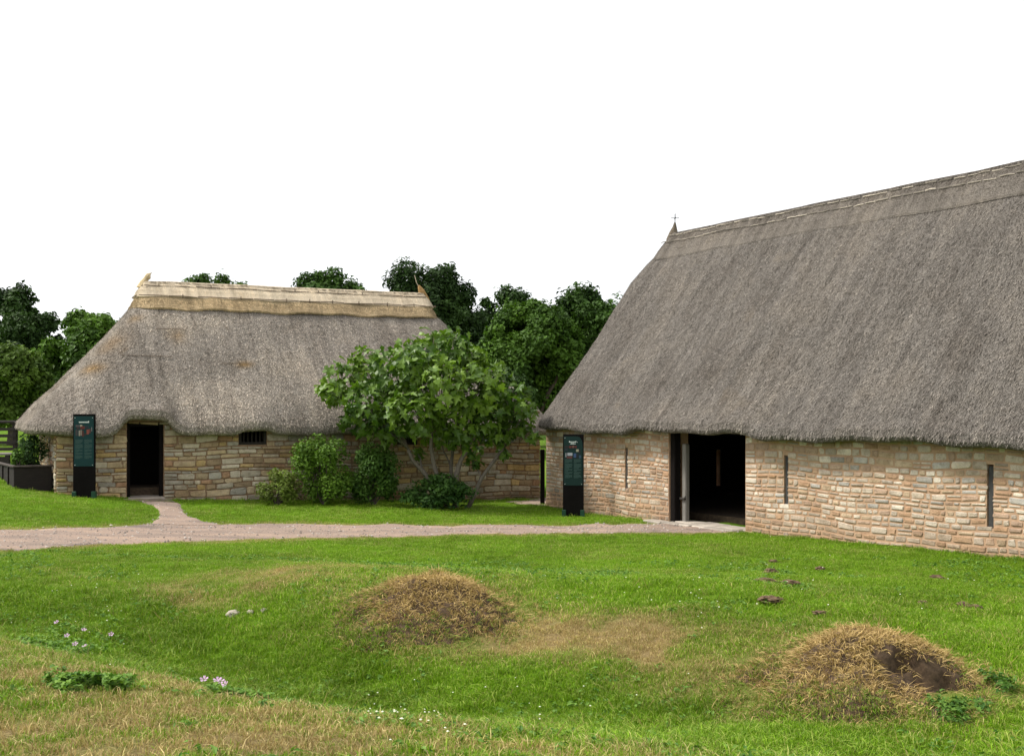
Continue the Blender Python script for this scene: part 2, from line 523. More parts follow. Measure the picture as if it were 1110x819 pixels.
m, nt, out = mat_nodes("gravel_path")
f1 = noise_fac(nt, 1.2, 6, .65, vscale=(.35, 1.6, 1)); f2 = noise_fac(nt, 45, 6, .8); f3 = noise_fac(nt, 160, 3, .8)
c = ramp(nt, f1, [(.3, (.15, .122, .104)), (.46, (.245, .187, .153)), (.6, (.295, .219, .17)), (.75, (.37, .272, .20))])
c = mul(nt, c, ramp(nt, f2, [(.28, (.45, .43, .42)), (.5, (1, 1, 1)), (.72, (1.5, 1.47, 1.42))]))
c = mul(nt, c, ramp(nt, f3, [(.3, (.7, .7, .7)), (.7, (1.2, 1.2, 1.2))]))
surf(nt, out, c, .95, bump(nt, f2, .8, .02), .15)
M['path'] = m

def strip(name, ax, ay, bx, by, n, k, lift):
    ax, ay = resample(ax, ay, n); bx, by = resample(bx, by, n)
    i = np.arange(n)
    na = .10 * fbm(ax * 1.6, ay * 1.6, 0, 41, 3); nb = .10 * fbm(bx * 1.6, by * 1.6, 0, 43, 3)
    t = np.linspace(0, 1, k)
    X = ax[:, None] * (1 - t) + bx[:, None] * t
    Y = (ay + na)[:, None] * (1 - t) + (by + nb)[:, None] * t
    Z = ground_z(X, Y) + lift
    Z[:, 0] -= .05; Z[:, -1] -= .05
    idx = np.arange(n * k).reshape(n, k)
    q = np.stack([idx[:-1, :-1], idx[1:, :-1], idx[1:, 1:], idx[:-1, 1:]], -1).reshape(-1, 4)
    o = np_mesh(name, np.c_[X.ravel(), Y.ravel(), Z.ravel()], [q[:, ::-1]], M['path'], None, None, True)
    return tag(o, kind="structure")
strip("path", ux, uy, lx, ly, 320, 18, .018)
strip("path", blx[::-1], bly[::-1], brx[::-1], bry[::-1], 60, 12, .024)
# trodden earth in the gap between the two buildings
gx0, gy0 = np.array([-.3, .3, 1.15, 1.3, 1.4]), np.array([31.6, 32.6, 34, 40, 50])
gx1, gy1 = np.array([1.1, 1.0, 3.2, 5.5, 6.5]), np.array([30.0, 31.0, 34, 40, 50])
strip("path", gx0, gy0, gx1, gy1, 80, 14, .02)

# loose gravel lying on the path
_r = np.random.default_rng(31)
_n = 9000
_x = _r.uniform(-11, 4.6, _n); _y = _r.uniform(18, 29.5, _n)
_e = _r.normal(0, .10, _n)
_ok = in_main_path(_x, _y + _e) | in_branch(_x, _y)
_x, _y = _x[_ok], _y[_ok]; _n = len(_x)
_sz = .009 + .022 * _r.uniform(size=_n) ** 3
_oct = np.array([[1, 0, 0], [0, 1, 0], [-1, 0, 0], [0, -1, 0], [0, 0, .7], [0, 0, -.5]])
_V = (_oct[None] * _r.uniform(.6, 1.4, (_n, 6, 1))) * _sz[:, None, None] + np.stack([_x, _y, ground_z(_x, _y) + .022], 1)[:, None]
_i = np.arange(_n)[:, None] * 6
_T = np.concatenate([_i + np.array([[a_, b_, c_]]) for (a_, b_, c_) in ((0, 1, 4), (1, 2, 4), (2, 3, 4), (3, 0, 4), (1, 0, 5), (2, 1, 5), (3, 2, 5), (0, 3, 5))])
_g = _r.uniform(.12, .55, (_n, 1)) * np.array([[1, .88, .78]])
tag(np_mesh("loose_gravel", _V.reshape(-1, 3), [_T], simple_mat("gravel_chips", (.9, .9, .9), .9, 30, .2, .2, tint=True), None, np.repeat(_g, 6, 0)),
    "loose pale gravel chips lying along the path", "gravel", kind="stuff")

# the two mounds: (x, y, radius x, radius y, height, seed, broken front)
MOUNDS = [(-.86, 12.6, .88, .74, .30, 301, False), (3.02, 9.7, .98, .82, .35, 302, True)]
def mound_height(u, w, h, seed, scoop):
    rr = np.hypot(u, w) * (1 + .30 * fbm(u * 1.2 + seed, w * 1.2, 0, seed, 2))
    b = 1 - sstep(.12, 1.30, rr)
    z = h * b ** .95 + .30 * h * fbm(u * 2.1, w * 2.1, 0, seed + 2, 3) * sstep(1.4, .9, rr) + .02 * fbm(u * 9, w * 9, 0, seed + 4, 2) * sstep(1.4, 1.0, rr)
    if scoop:
        # broken away front: a low soil face under the turf lip, loose earth below it
        inx = sstep(-.12, .02, u) * (1 - sstep(.56, .74, u))
        wl = w + .07 * vnoise(u * 5, 0 * u, 0, seed) + .05 * vnoise(u * 13, 0 * u, 0, seed + 1)
        z = z + .035 * fbm(u * 16, w * 16, 0, seed + 8, 2) * inx * (1 - sstep(-.3, -.2, wl)) * sstep(-1.2, -.9, wl)
        z = z - (.15 + .05 * fbm(u * 8, w * 8, 0, seed + 6, 2)) * inx * (1 - sstep(-.33, -.27, wl)) * sstep(-1.15, -.55, wl)
    return z

# ------------------------------------------------------------------ grass (stuff, scattered tufts)
def blade_tuft(name, nb, rad, h, w, droop, seed, mat):
    r = np.random.default_rng(seed)
    V, Q, T, C = [], [], [], []
    for i in range(nb):
        a = r.uniform(0, 2 * math.pi); d = rad * math.sqrt(r.uniform())
        b = np.array([d * math.cos(a), d * math.sin(a), -.01])
        hh = h * r.uniform(.5, 1.15); lean = r.normal(0, droop, 2) * hh
        ww = w * r.uniform(.7, 1.3); th = r.uniform(0, math.pi)
        s = np.array([math.cos(th), math.sin(th), 0]) * ww
        m1 = b + np.array([lean[0] * .35, lean[1] * .35, hh * .6]); tp = b + np.array([lean[0], lean[1], hh * (1 - .3 * min(1, np.hypot(*lean) / hh))])
        k = len(V); V += [b - s, b + s, m1 - s * .8, m1 + s * .8, tp]
        Q.append([k, k + 1, k + 3, k + 2]); T.append([k + 2, k + 3, k + 4])
        v = r.uniform(0, 1); C += [[v, v, v]] * 5
    me_o = np_mesh(name, V, [Q, T], mat, None, C)
    COL.objects.unlink(me_o)
    return me_o

m, nt, out = mat_nodes("grass_blades")
ai = attr(nt, "patch", 'INSTANCER'); sep = N(nt, "ShaderNodeSeparateColor"); nt.links.new(ai.outputs["Color"], sep.inputs[0])
ab = attr(nt, "tint"); sb = N(nt, "ShaderNodeSeparateColor"); nt.links.new(ab.outputs["Color"], sb.inputs[0])
green = ramp(nt, sb.outputs[0], [(0, (.070, .155, .004)), (.5, (.155, .300, .006)), (1, (.235, .385, .016))])
dryc = ramp(nt, sb.outputs[0], [(0, (.22, .155, .055)), (.5, (.40, .30, .115)), (1, (.58, .47, .22))])
# each blade is either green or dry: threshold the patch dryness by a per-blade value
th = N(nt, "ShaderNodeMath", operation='MULTIPLY'); nt.links.new(sb.outputs[0], th.inputs[0]); th.inputs[1].default_value = 7.31
fr = N(nt, "ShaderNodeMath", operation='FRACT'); nt.links.new(th.outputs[0], fr.inputs[0])
sub = N(nt, "ShaderNodeMath", operation='SUBTRACT'); nt.links.new(sep.outputs[0], sub.inputs[0]); nt.links.new(fr.outputs[0], sub.inputs[1])
ml = N(nt, "ShaderNodeMath", operation='MULTIPLY_ADD'); nt.links.new(sub.outputs[0], ml.inputs[0]); ml.inputs[1].default_value = 2.2; ml.inputs[2].default_value = .5
ml.use_clamp = True
c = mixc(nt, ml.outputs[0], green, dryc)
br = N(nt, "ShaderNodeMapRange"); nt.links.new(sep.outputs[1], br.inputs[0]); br.inputs[3].default_value = .65; br.inputs[4].default_value = 1.35
cm = N(nt, "ShaderNodeVectorMath", operation='SCALE'); nt.links.new(c, cm.inputs[0]); nt.links.new(br.outputs[0], cm.inputs[3])
p = N(nt, "ShaderNodeBsdfPrincipled"); t = N(nt, "ShaderNodeBsdfTranslucent"); mx = N(nt, "ShaderNodeMixShader")
nt.links.new(cm.outputs[0], p.inputs["Base Color"]); nt.links.new(cm.outputs[0], t.inputs["Color"])
p.inputs["Roughness"].default_value = .55; p.inputs["Specular IOR Level"].default_value = .2
mx.inputs[0].default_value = .3
nt.links.new(p.outputs[0], mx.inputs[1]); nt.links.new(t.outputs[0], mx.inputs[2]); nt.links.new(mx.outputs[0], out.inputs["Surface"])
M['grass'] = m

tuft_col = bpy.data.collections.new("tufts")
tufts = [blade_tuft("tuft", 28, .075, .040, .0026, .5, 1, M['grass']),
         blade_tuft("tuft", 28, .075, .055, .0027, .6, 2, M['grass']),
         blade_tuft("tuft", 18, .06, .095, .0027, .7, 3, M['grass']),
         blade_tuft("tuft", 3, .03, .19, .0022, .9, 4, M['grass'])]
for t in tufts: tuft_col.objects.link(t)

BARN_C = np.array([.9, 30.4]); BU = np.array([.502, -.865]); BN = np.array([.865, .502])
COT_C = np.array([-10.92, 27.62]); CU = np.array([.9, .436]); CN = np.array([-.436, .9])
BL, BW = 22.0, 7.4
CL, CW = 13.02, 6.0

def in_buildings(x, y, pad=-.02):
    r = np.zeros(x.shape, bool)
    for C0, U, Nn, L, W in ((BARN_C, BU, BN, BL, BW), (COT_C, CU, CN, CL, CW)):
        dx, dy = x - C0[0], y - C0[1]
        s = dx * U[0] + dy * U[1]; t = dx * Nn[0] + dy * Nn[1]
        r |= (s > -pad) & (s < L + pad) & (t > -pad) & (t < W + pad)
    return r

def scatter(n, y0, y1, seed):
    r = np.random.default_rng(seed)
    y = np.sqrt(r.uniform(y0 ** 2, y1 ** 2, n))
    x = r.uniform(-1, 1, n) * (.52 * y + 3.2)
    return x, y, r
WEED_SPOTS = []
for (px, py, wpx, dpx) in ((72, 708, 78, 50), (98, 752, 100, 26), (255, 756, 76, 26), (1036, 778, 54, 22), (1088, 748, 44, 20)):
    wx_, wy_ = on_ground([px], [py]); wz_ = gz(wx_[0], wy_[0]); ws_ = wy_[0] / F
    WEED_SPOTS.append((wx_[0], wy_[0], wpx * ws_ / 2, dpx * ws_ / 2 * wy_[0] / (CAMZ - wz_) * .9))
PX, PY, PS, PK, PC, PL = [], [], [], [], [], []
for n, y0, y1, sc, seed in ((17000, 3.0, 6.5, 1.0, 1), (62000, 6.5, 12, 1.0, 2), (62000, 12, 18, 1.15, 3), (52000, 18, 26, 1.4, 4), (32000, 26, 36, 1.6, 5)):
    x, y, r = scatter(n, y0, y1, seed)
    d = dryness(x, y)
    pn = .09 * fbm(x * 1.6, y * 1.6, 0, 41, 3) + r.normal(0, .10, n)
    tb = (x - BARN_C[0]) * BU[0] + (y - BARN_C[1]) * BU[1]; nb_ = (x - BARN_C[0]) * BN[0] + (y - BARN_C[1]) * BN[1]
    tc_ = (x - COT_C[0]) * CU[0] + (y - COT_C[1]) * CU[1]; nc_ = (x - COT_C[0]) * CN[0] + (y - COT_C[1]) * CN[1]
    step_ = ((tb > 4.6) & (tb < 7.8) & (nb_ > -.42) & (nb_ < .6)) | ((tc_ > 1.6) & (tc_ < 2.55) & (nc_ > -.35) & (nc_ < .6))
    ok = ~step_ & ~in_buildings(x, y) & ~in_main_path(x, y + pn) & ~in_branch(x, y)
    ok &= ~((y > 31.0) & (x > np.interp(y, [30, 34, 40, 50], [-.3, 1.2, 1.3, 1.4])) & (x < np.interp(y, [30, 31, 34, 40, 50], [1, 1, 3.2, 5.5, 6.5])))
    ok &= r.uniform(size=n) > .35 * d
    lift = np.zeros(n)
    for (mx_, my_, mrx, mry, mh, ms, sc_) in MOUNDS:
        u_, w_ = (x - mx_) / mrx, (y - my_) / mry
        rad_ = np.hypot(u_, w_); on = rad_ < 1.4
        ok &= ~(on & (r.uniform(size=n) > sstep(.35, 1.25, rad_) * .9))
        if sc_: ok &= ~((u_ > -.1) & (u_ < .62) & (w_ < -.2) & (w_ > -.95))
        lift = np.where(on, mound_height(u_, w_, mh, ms, sc_) - .015, lift)
        d = np.where(on, np.clip(d + .35 * (1.4 - rad_), 0, 1), d)
    for (wx_, wy_, wr_, wd_) in WEED_SPOTS:
        ok &= ~((((x - wx_) / wr_) ** 2 + ((y - wy_) / wd_) ** 2 < 1) & (r.uniform(size=n) < .75))
    x, y, d, lift = x[ok], y[ok], d[ok], lift[ok]
    PL.append(lift)
    r2 = np.random.default_rng(seed + 50)
    m_ = len(x)
    kind = np.where(r2.uniform(size=m_) < .35, 1, 0)
    near_wall = in_buildings(x, y, .28)
    ditch = np.exp(-((y - np.interp(x, [-6.5, -4.2, -2.4, -.8, .5, 1.6, 3], [13.6, 12.7, 11.2, 10.5, 9.7, 8.7, 7.6])) / 1.2) ** 2)
    long_p = .02 + .40 * ditch * (fbm(x * 1.3, y * 1.3, 0, 61) > -.15) + .25 * near_wall + .10 * (y < 9)
    kind = np.where(r2.uniform(size=m_) < long_p, 2, kind)
    stalk = (r2.uniform(size=m_) < .030 * (y < 13.5) * np.clip(.3 + fbm(x * .9, y * .9, 0, 91) * 1.6, 0, 1)); kind = np.where(stalk, 3, kind); d = np.where(stalk, 1.0, d)
    s = sc * r2.uniform(.75, 1.25, m_) * (1 - .25 * d) * np.where(y > 14.5, .72, 1)
    b = np.clip(.5 + .40 * fbm(x * .5, y * .5, 0, 71, 3) + .24 * fbm(x * 2.6, y * 2.6, 0, 81, 2) + r2.normal(0, .12, m_) - .16 * ditch, 0, 1)
    # mown strip next to the barn wall is a duller green
    PX.append(x); PY.append(y); PS.append(s); PK.append(kind); PC.append(np.c_[d, b, r2.uniform(size=m_)])
PX, PY, PS, PK, PC = np.concatenate(PX), np.concatenate(PY), np.concatenate(PS), np.concatenate(PK), np.concatenate(PC)
PZ = ground_z(PX, PY) + np.concatenate(PL)

me = bpy.data.meshes.new("grass")
me.vertices.add(len(PX)); me.vertices.foreach_set("co", np.c_[PX, PY, PZ].astype(np.float32).ravel())
def add_attr(me, name, typ, key, data):
    at = me.attributes.new(name, typ, 'POINT'); at.data.foreach_set(key, data)
add_attr(me, "patch", 'FLOAT_COLOR', "color", np.c_[PC, np.ones(len(PX))].astype(np.float32).ravel())
add_attr(me, "size", 'FLOAT', "value", PS.astype(np.float32))
add_attr(me, "which", 'INT', "value", PK.astype(np.int32))
add_attr(me, "turn", 'FLOAT_VECTOR', "vector", np.c_[rng.normal(0, .12, (len(PX), 2)), rng.uniform(0, 6.283, len(PX))].astype(np.float32).ravel())
grass = link(bpy.data.objects.new("grass", me))
tag(grass, "short green lawn grass with parched straw coloured patches", "grass", kind="stuff")
ng = bpy.data.node_groups.new("scatter", 'GeometryNodeTree')
ng.interface.new_socket("Geometry", in_out='INPUT', socket_type='NodeSocketGeometry')
ng.interface.new_socket("Geometry", in_out='OUTPUT', socket_type='NodeSocketGeometry')
gi = ng.nodes.new("NodeGroupInput"); go = ng.nodes.new("NodeGroupOutput")
iop = ng.nodes.new("GeometryNodeInstanceOnPoints"); ci = ng.nodes.new("GeometryNodeCollectionInfo")
ci.inputs["Collection"].default_value = tuft_col; ci.inputs["Separate Children"].default_value = True; ci.inputs["Reset Children"].default_value = True
def named(n, typ):
    q = ng.nodes.new("GeometryNodeInputNamedAttribute"); q.data_type = typ; q.inputs["Name"].default_value = n
    return [o for o in q.outputs if o.enabled and o.name == "Attribute"][0]
iop.inputs["Pick Instance"].default_value = True
ng.links.new(gi.outputs[0], iop.inputs["Points"]); ng.links.new(ci.outputs[0], iop.inputs["Instance"])
ng.links.new(named("which", 'INT'), iop.inputs["Instance Index"])
ng.links.new(named("turn", 'FLOAT_VECTOR'), iop.inputs["Rotation"])
ng.links.new(named("size", 'FLOAT'), iop.inputs["Scale"])
ng.links.new(iop.outputs[0], go.inputs[0])
grass.modifiers.new("scatter", 'NODES').node_group = ng

# ------------------------------------------------------------------ thatched roofs
def contour(a, b, r, na, nb, ncor):
    """rounded rectangle, counter clockwise, starting at front left; returns pts and outward normals"""
    r = min(r, a * .98, b * .98)
    pts = []
    def line(p, q, n):
        for k in range(n):
            t = k / n; pts.append((p[0] + (q[0] - p[0]) * t, p[1] + (q[1] - p[1]) * t))
    def arc(c, a0, n):
        for k in range(n):
            th = a0 + (math.pi / 2) * k / n; pts.append((c[0] + r * math.cos(th), c[1] + r * math.sin(th)))
    line((-a + r, -b), (a - r, -b), na); arc((a - r, -b + r), -math.pi / 2, ncor)
    line((a, -b + r), (a, b - r), nb); arc((a - r, b - r), 0, ncor)
    line((a - r, b), (-a + r, b), na); arc((-a + r, b - r), math.pi / 2, ncor)
    line((-a, b - r), (-a, -b + r), nb); arc((-a + r, -b + r), math.pi, ncor)
    return np.array(pts)

def loft_roof(levels, na, nb, ncor, eave, zfade, lump, sub=4):
    """levels: (a, b, z, r) from inner underside to ridge; eave(x, y) lifts the lip"""
    lv = np.array(levels, float)
    t = np.arange(len(lv)); tt = np.linspace(0, len(lv) - 1, (len(lv) - 1) * sub + 1)
    lv = np.c_[[np.interp(tt, t, lv[:, k]) for k in range(4)]].T
    rows = []
    zl = lv[:, 2].min()
    for a, b, z, r in lv:
        p = contour(a, b, r, na, nb, ncor)
        e = eave(p[:, 0], p[:, 1]) * math.exp(-max(0, z - zl - .25) / zfade)
        zz = z + e
        q = np.c_[p, zz]
        nx = fbm(q[:, 0] * .9, q[:, 1] * .9, q[:, 2] * .9, 5, 3) * lump * (.35 + .65 * min(1, max(0, (z - zl - .1) / 1.2)))
        d = p / (np.linalg.norm(p / np.array([a, b]), axis=1)[:, None] + 1e-6) / np.array([a, b]) ** 1
        d = d / (np.linalg.norm(d, axis=1)[:, None] + 1e-6)
        q[:, :2] += d * (nx * min(1, b))[:, None]
        q[:, 2] += nx * .5
        rows.append(q)
    return np.array(rows)       # (levels, around, 3)

def loft_mesh(G, cap_top=True):
    nr, nc = G.shape[:2]
    idx = np.arange(nr * nc).reshape(nr, nc)
    nx = np.roll(idx, -1, 1)
    q = np.stack([idx[:-1], nx[:-1], nx[1:], idx[1:]], -1).reshape(-1, 4)
    V = G.reshape(-1, 3)
    P = [q]
    if cap_top:
        # close the ridge with quads across (front row to back row)
        top = idx[-1]; n = nc
        V = np.vstack([V, V[top].mean(0)])
        P.append(np.stack([top, np.roll(top, -1), np.full(n, len(V) - 1)], -1))
    return V, P

def reeds(G, row0, row1, n, L, W, lift, seed, cols, only_front=None):
    """short reed ends lying down the slope of a lofted roof"""
    r = np.random.default_rng(seed)
    nr, nc = G.shape[:2]
    # area weighted choice of cells
    A = G[row0:row1, :]; B = G[row0 + 1:row1 + 1, :]
    w = np.linalg.norm(np.cross(np.roll(A, -1, 1) - A, B - A), axis=-1)
    pr = (w / w.sum()).ravel()
    cell = r.choice(len(pr), n, p=pr)
    i, j = cell // nc + row0, cell % nc
    u, v = r.uniform(size=n)[:, None], r.uniform(size=n)[:, None]
    a, b, c, d = G[i, j], G[i, (j + 1) % nc], G[i + 1, (j + 1) % nc], G[i + 1, j]
    P = a * (1 - u) * (1 - v) + b * u * (1 - v) + c * u * v + d * (1 - u) * v
    down = (a * (1 - u) + b * u) - (d * (1 - u) + c * u)
    down /= np.linalg.norm(down, axis=1)[:, None] + 1e-9
    side = (b - a); side /= np.linalg.norm(side, axis=1)[:, None] + 1e-9
    nrm = np.cross(side, -down); nrm /= np.linalg.norm(nrm, axis=1)[:, None] + 1e-9
    ang = r.normal(0, .2, n)[:, None]
    dr = down * np.cos(ang) + side * np.sin(ang)
    sd = side * np.cos(ang) - down * np.sin(ang)
    near = np.clip((i - row0) / 9.0, .28, 1)[:, None]      # trimmed short round the lip
    ll = L * r.uniform(.5, 1.3, n)[:, None] * near; ww = W * r.uniform(.6, 1.4, n)[:, None]
    lf = lift * r.uniform(.3, 1.4, n)[:, None] * near
    p0 = P - sd * ww - nrm * .01; p1 = P + sd * ww - nrm * .01
    p2 = P + dr * ll + nrm * lf + sd * ww * .6; p3 = P + dr * ll + nrm * lf - sd * ww * .6
    V = np.stack([p0, p1, p2, p3], 1).reshape(-1, 3)
    Q = np.arange(4 * n).reshape(n, 4)
    t = r.uniform(size=n) ** 1.3
    C = cols[0] + (cols[1] - cols[0]) * t[:, None]
    C = C * r.uniform(.85, 1.15, n)[:, None]
    return V, Q, np.repeat(C, 4, 0)

def roof_spot(G, parent, px, py):
    """the point of a roof seen at a photo pixel, in the roof's own space"""
    mw = np.array(parent.matrix_basis)
    P = G.reshape(-1, 3) @ mw[:3, :3].T + mw[:3, 3]
    sx = 555 + F * P[:, 0] / P[:, 1]; sy = HOR - F * (P[:, 2] - CAMZ) / P[:, 1]
    d = np.hypot(sx - px, sy - py)
    c = np.argsort(d)[:24]
    return G.reshape(-1, 3)[c[np.argmin(d[c] + P[c, 1] * 3)]]

def roof_part(name, G, mat, parent, nreed, L, W, lift, seed, cols, row0=0, base=(.8, .8, .8), cap=True, spots=()):
    V, P = loft_mesh(G, cap)
    C = np.tile(np.array(base), (len(V), 1))
    if nreed:
        RV, RQ, RC = reeds(G, row0, G.shape[0] - 1, nreed, L, W, lift, seed, cols)
        quads = np.vstack([P[0], RQ + len(V)])
        P = [quads] + P[1:]
        V = np.vstack([V, RV]); C = np.vstack([C, RC])
    for (c, rx, rz, tint_, amt) in spots:
        q = V - np.array(c)
        f = np.exp(-((np.hypot(q[:, 0], q[:, 1]) / rx) ** 2 + (q[:, 2] / rz) ** 2)) * amt * (1 + .5 * fbm(V[:, 0] * 5, V[:, 1] * 5, V[:, 2] * 5, 3, 2))
        C = C * (1 + np.clip(f, 0, 1)[:, None] * (np.array(tint_) - 1))
    return np_mesh(name, V, P, mat, parent, C, False)

# ------------------------------------------------------------------ stone walls
def stones(L, z0, z1, openings, seed, ch, ln, gap, proud, palette, low_dirt=None):
    r = np.random.default_rng(seed)
    mb = MB()
    pal = np.array([p[:3] for p in palette]); wt = np.array([p[3] for p in palette]); wt = wt / wt.sum()
    z = z0
    while z < z1 - .04:
        h = r.uniform(*ch)
        if r.uniform() < .25: h *= .65
        h = min(h, z1 - z)
        iv = [(0.0, L)]
        for (a, b, c, d) in openings:
            if z + h * .5 > c and z + h * .5 < d:
                niv = []
                for (p, q) in iv:
                    if b <= p or a >= q: niv.append((p, q)); continue
                    ja, jb = (r.uniform(-.02, .035, 2) if b - a < .3 else (0, 0))     # rough edges of the slits
                    if a > p: niv.append((p, a + ja))
                    if b < q: niv.append((b - jb, q))
                iv = niv
        for (p, q) in iv:
            s = p
            while s < q - .03:
                l = min(r.uniform(*ln) * (1.25 if h > .13 else 1.0), q - s)
                if q - (s + l) < .10: l = q - s
                parts = [(z, h)]
                if h > .12 and l < .35 and r.uniform() < .18:
                    k = r.uniform(.4, .6); parts = [(z, h * k), (z + h * k, h * (1 - k))]
                for (zz, hh) in parts:
                    hx, hz = max(.02, l / 2 - gap * r.uniform(.35, .8)), max(.012, hh / 2 - gap * r.uniform(.35, .75))
                    cx, cz = s + l / 2, zz + hh / 2
                    c = min(hx, hz) * r.uniform(.2, .5)
                    o = np.array([[-hx + c, -hz], [hx - c, -hz], [hx, -hz + c], [hx, hz - c], [hx - c, hz], [-hx + c, hz], [-hx, hz - c], [-hx, -hz + c]])
                    o += r.normal(0, min(hx, hz) * .13, o.shape)
                    pr = proud * r.uniform(.5, 1.3)
                    k2 = 1 - min(.35, .014 / min(hx, hz) + .06)
                    k1 = np.array([1 - .012 / hx if hx > .03 else .8, 1 - .010 / hz if hz > .03 else .75])
                    rows = [np.c_[o, np.full(8, -.012)], np.c_[o, np.full(8, pr * .55)], np.c_[o * k1, pr * (1 + r.normal(0, .12, 8))]]
                    V = np.vstack(rows + [np.array([[0, 0, pr * r.uniform(.95, 1.25)]])])
                    V[:, 0] += cx; V[:, 1] += cz
                    wob = .018 * np.sin(V[:, 0] * 1.1 + seed) + .016 * np.sin(V[:, 0] * 2.7 + V[:, 1] * 2)
                    V[:, 1] += wob
                    Q = [[a * 8 + k, a * 8 + (k + 1) % 8, a * 8 + 8 + (k + 1) % 8, a * 8 + 8 + k] for a in (0, 1) for k in range(8)]
                    T = [[16 + k, 16 + (k + 1) % 8, 24] for k in range(8)]
                    col = pal[r.choice(len(pal), p=wt)] * r.uniform(.82, 1.15)
                    if low_dirt is not None:
                        f = float(np.clip((low_dirt[0] - cz) / low_dirt[1], 0, 1)) * r.uniform(.5, 1)
                        col = col * (1 - f) + np.array(low_dirt[2]) * f * r.uniform(.8, 1.2)
                    mb.add(V, [Q, T], col)
                s += l
        z += h
    return mb

def place_wall(mb, o, d, n):
    """maps (s along wall, height, out of wall) to local space"""
    o, d, n = np.array(o, float), np.array(d, float), np.array(n, float)
    mb.V = [o + v[:, :1] * d + v[:, 1:2] * np.array([0, 0, 1.]) + v[:, 2:] * n for v in mb.V]
    # keep faces turned outward
    if np.dot(np.cross(d, [0, 0, 1]), n) < 0:
        for k in mb.P: mb.P[k] = [p[:, ::-1] for p in mb.P[k]]
    return mb

def backing(mb, L, z0, z1, th, openings):
    """wall core with real openings, as abutting blocks, in (s, z, out) space (out from -th to 0)"""
    def blk(a, b, c, d):
        if b - a < 1e-4 or d - c < 1e-4: return
        v = np.array([[x, z, y] for y in (-th, 0) for z in (c, d) for x in (a, b)])
        f = [[0, 1, 3, 2], [4, 6, 7, 5], [0, 4, 5, 1], [2, 3, 7, 6], [0, 2, 6, 4], [1, 5, 7, 3]]
        mb.add(v, [[q[::-1] for q in f]])
    xs = 0.0
    for (a, b, c, d) in sorted(openings):
        blk(xs, a, z0, z1); blk(a, b, z0, c); blk(a, b, d, z1); xs = b
    blk(xs, L, z0, z1)
    return mb

def wall(name, parent, mats, L, o, d, n, z0, z1, th, openings, seed, style, ztop, stone=True):
    core = place_wall(backing(MB(), L, z0, z1, th, openings), o, d, n).build(name, mats[0], parent)
    if stone:
        place_wall(stones(L, z0 + .25, ztop, openings, seed, **style), o, d, n).build("stonework", M['stone'], core)
    return core

# ------------------------------------------------------------------ the barn (right)
bc = BARN_C + BU * BL / 2 + BN * BW / 2
barn = empty("thatched_barn", (bc[0], bc[1], 0), math.atan2(BU[1], BU[0]),
             "large thatched stone barn with a wide dark doorway and tall steep roof", "barn")
HL, HW = BL / 2, BW / 2
slot = lambda t, w, a, b: (t - w / 2, t + w / 2, a, b)
barn_style = dict(ch=(.07, .150), ln=(.12, .35), gap=.032, proud=.014,
                  palette=[(.53, .455, .38, 4), (.46, .39, .325, 3), (.48, .37, .265, 1.8), (.40, .375, .345, 1.6), (.44, .29, .19, 1.5), (.62, .555, .475, 2.2), (.45, .325, .245, 2.4)],
                  low_dirt=(.55, .5, (.30, .205, .13)))
DOOR_B = (5.22, 7.76, -.6, 2.12)
front_open = [slot(3.6, .11, .58, 1.58), DOOR_B, slot(8.94, .12, .58, 1.6), slot(13.6, .13, .60, 1.63), slot(18.2, .12, .6, 1.62)]
wf = wall("front_wall", barn, [M['mortar_barn']], BL, (-HL, -HW, 0), (1, 0, 0), (0, -1, 0), -.7, 2.36, .55, front_open, 11, barn_style, 2.2)
end_open = [slot(BW - 5.35 - .0, .17, .3, 1.32)]
we = wall("end_wall", barn, [M['mortar_barn']], BW - 1.1, (-HL, HW - .55, 0), (0, -1, 0), (-1, 0, 0), -.7, 2.36, .55, [slot(BW - .55 - 5.35, .17, .3, 1.32)], 12, barn_style, 2.2)
wall("end_wall", barn, [M['mortar_barn']], BW - 1.1, (HL, -HW + .55, 0), (0, 1, 0), (1, 0, 0), -.7, 2.36, .55, [], 13, barn_style, 2.2, False)
wall("back_wall", barn, [M['mortar_barn']], BL, (HL, HW, 0), (-1, 0, 0), (0, 1, 0), -.7, 2.36, .55, [], 14, barn_style, 2.2, False)
# stone quoins of the front wall's return at the passage
place_wall(stones(.53, -.45, 2.2, [], 15, **barn_style), (-HL, -HW + .55, 0), (0, -1, 0), (-1, 0, 0)).build("corner_stones", M['stone'], wf)
# added near-black panels on the inner walls, painting the unlit interior's darkness
place_wall(backing(MB(), BW - 1.15, -.2, 2.34, .03, [slot(BW - .575 - 5.35, .17, .3, 1.32)]), (-HL + .585, HW - .575, 0), (0, -1, 0), (-1, 0, 0)).build("added_dark_panel", M['inside'], barn)
MB().box((0, HW - .575, 1.07), (BL - 1.25, .03, 2.5)).build("added_dark_panel", M['inside'], barn)
# loophole boards
for t, a, b, w in ((3.6, .58, 1.58, .11), (8.94, .58, 1.6, .12), (13.6, .60, 1.63, .13), (18.2, .6, 1.62, .12)):
    MB().box((-HL + t + .012, -HW + .045, (a + b) / 2 - .02), (w - .008, .05, b - a - .03), bev=.008).build("slit_window", M['grey_slate'], barn)

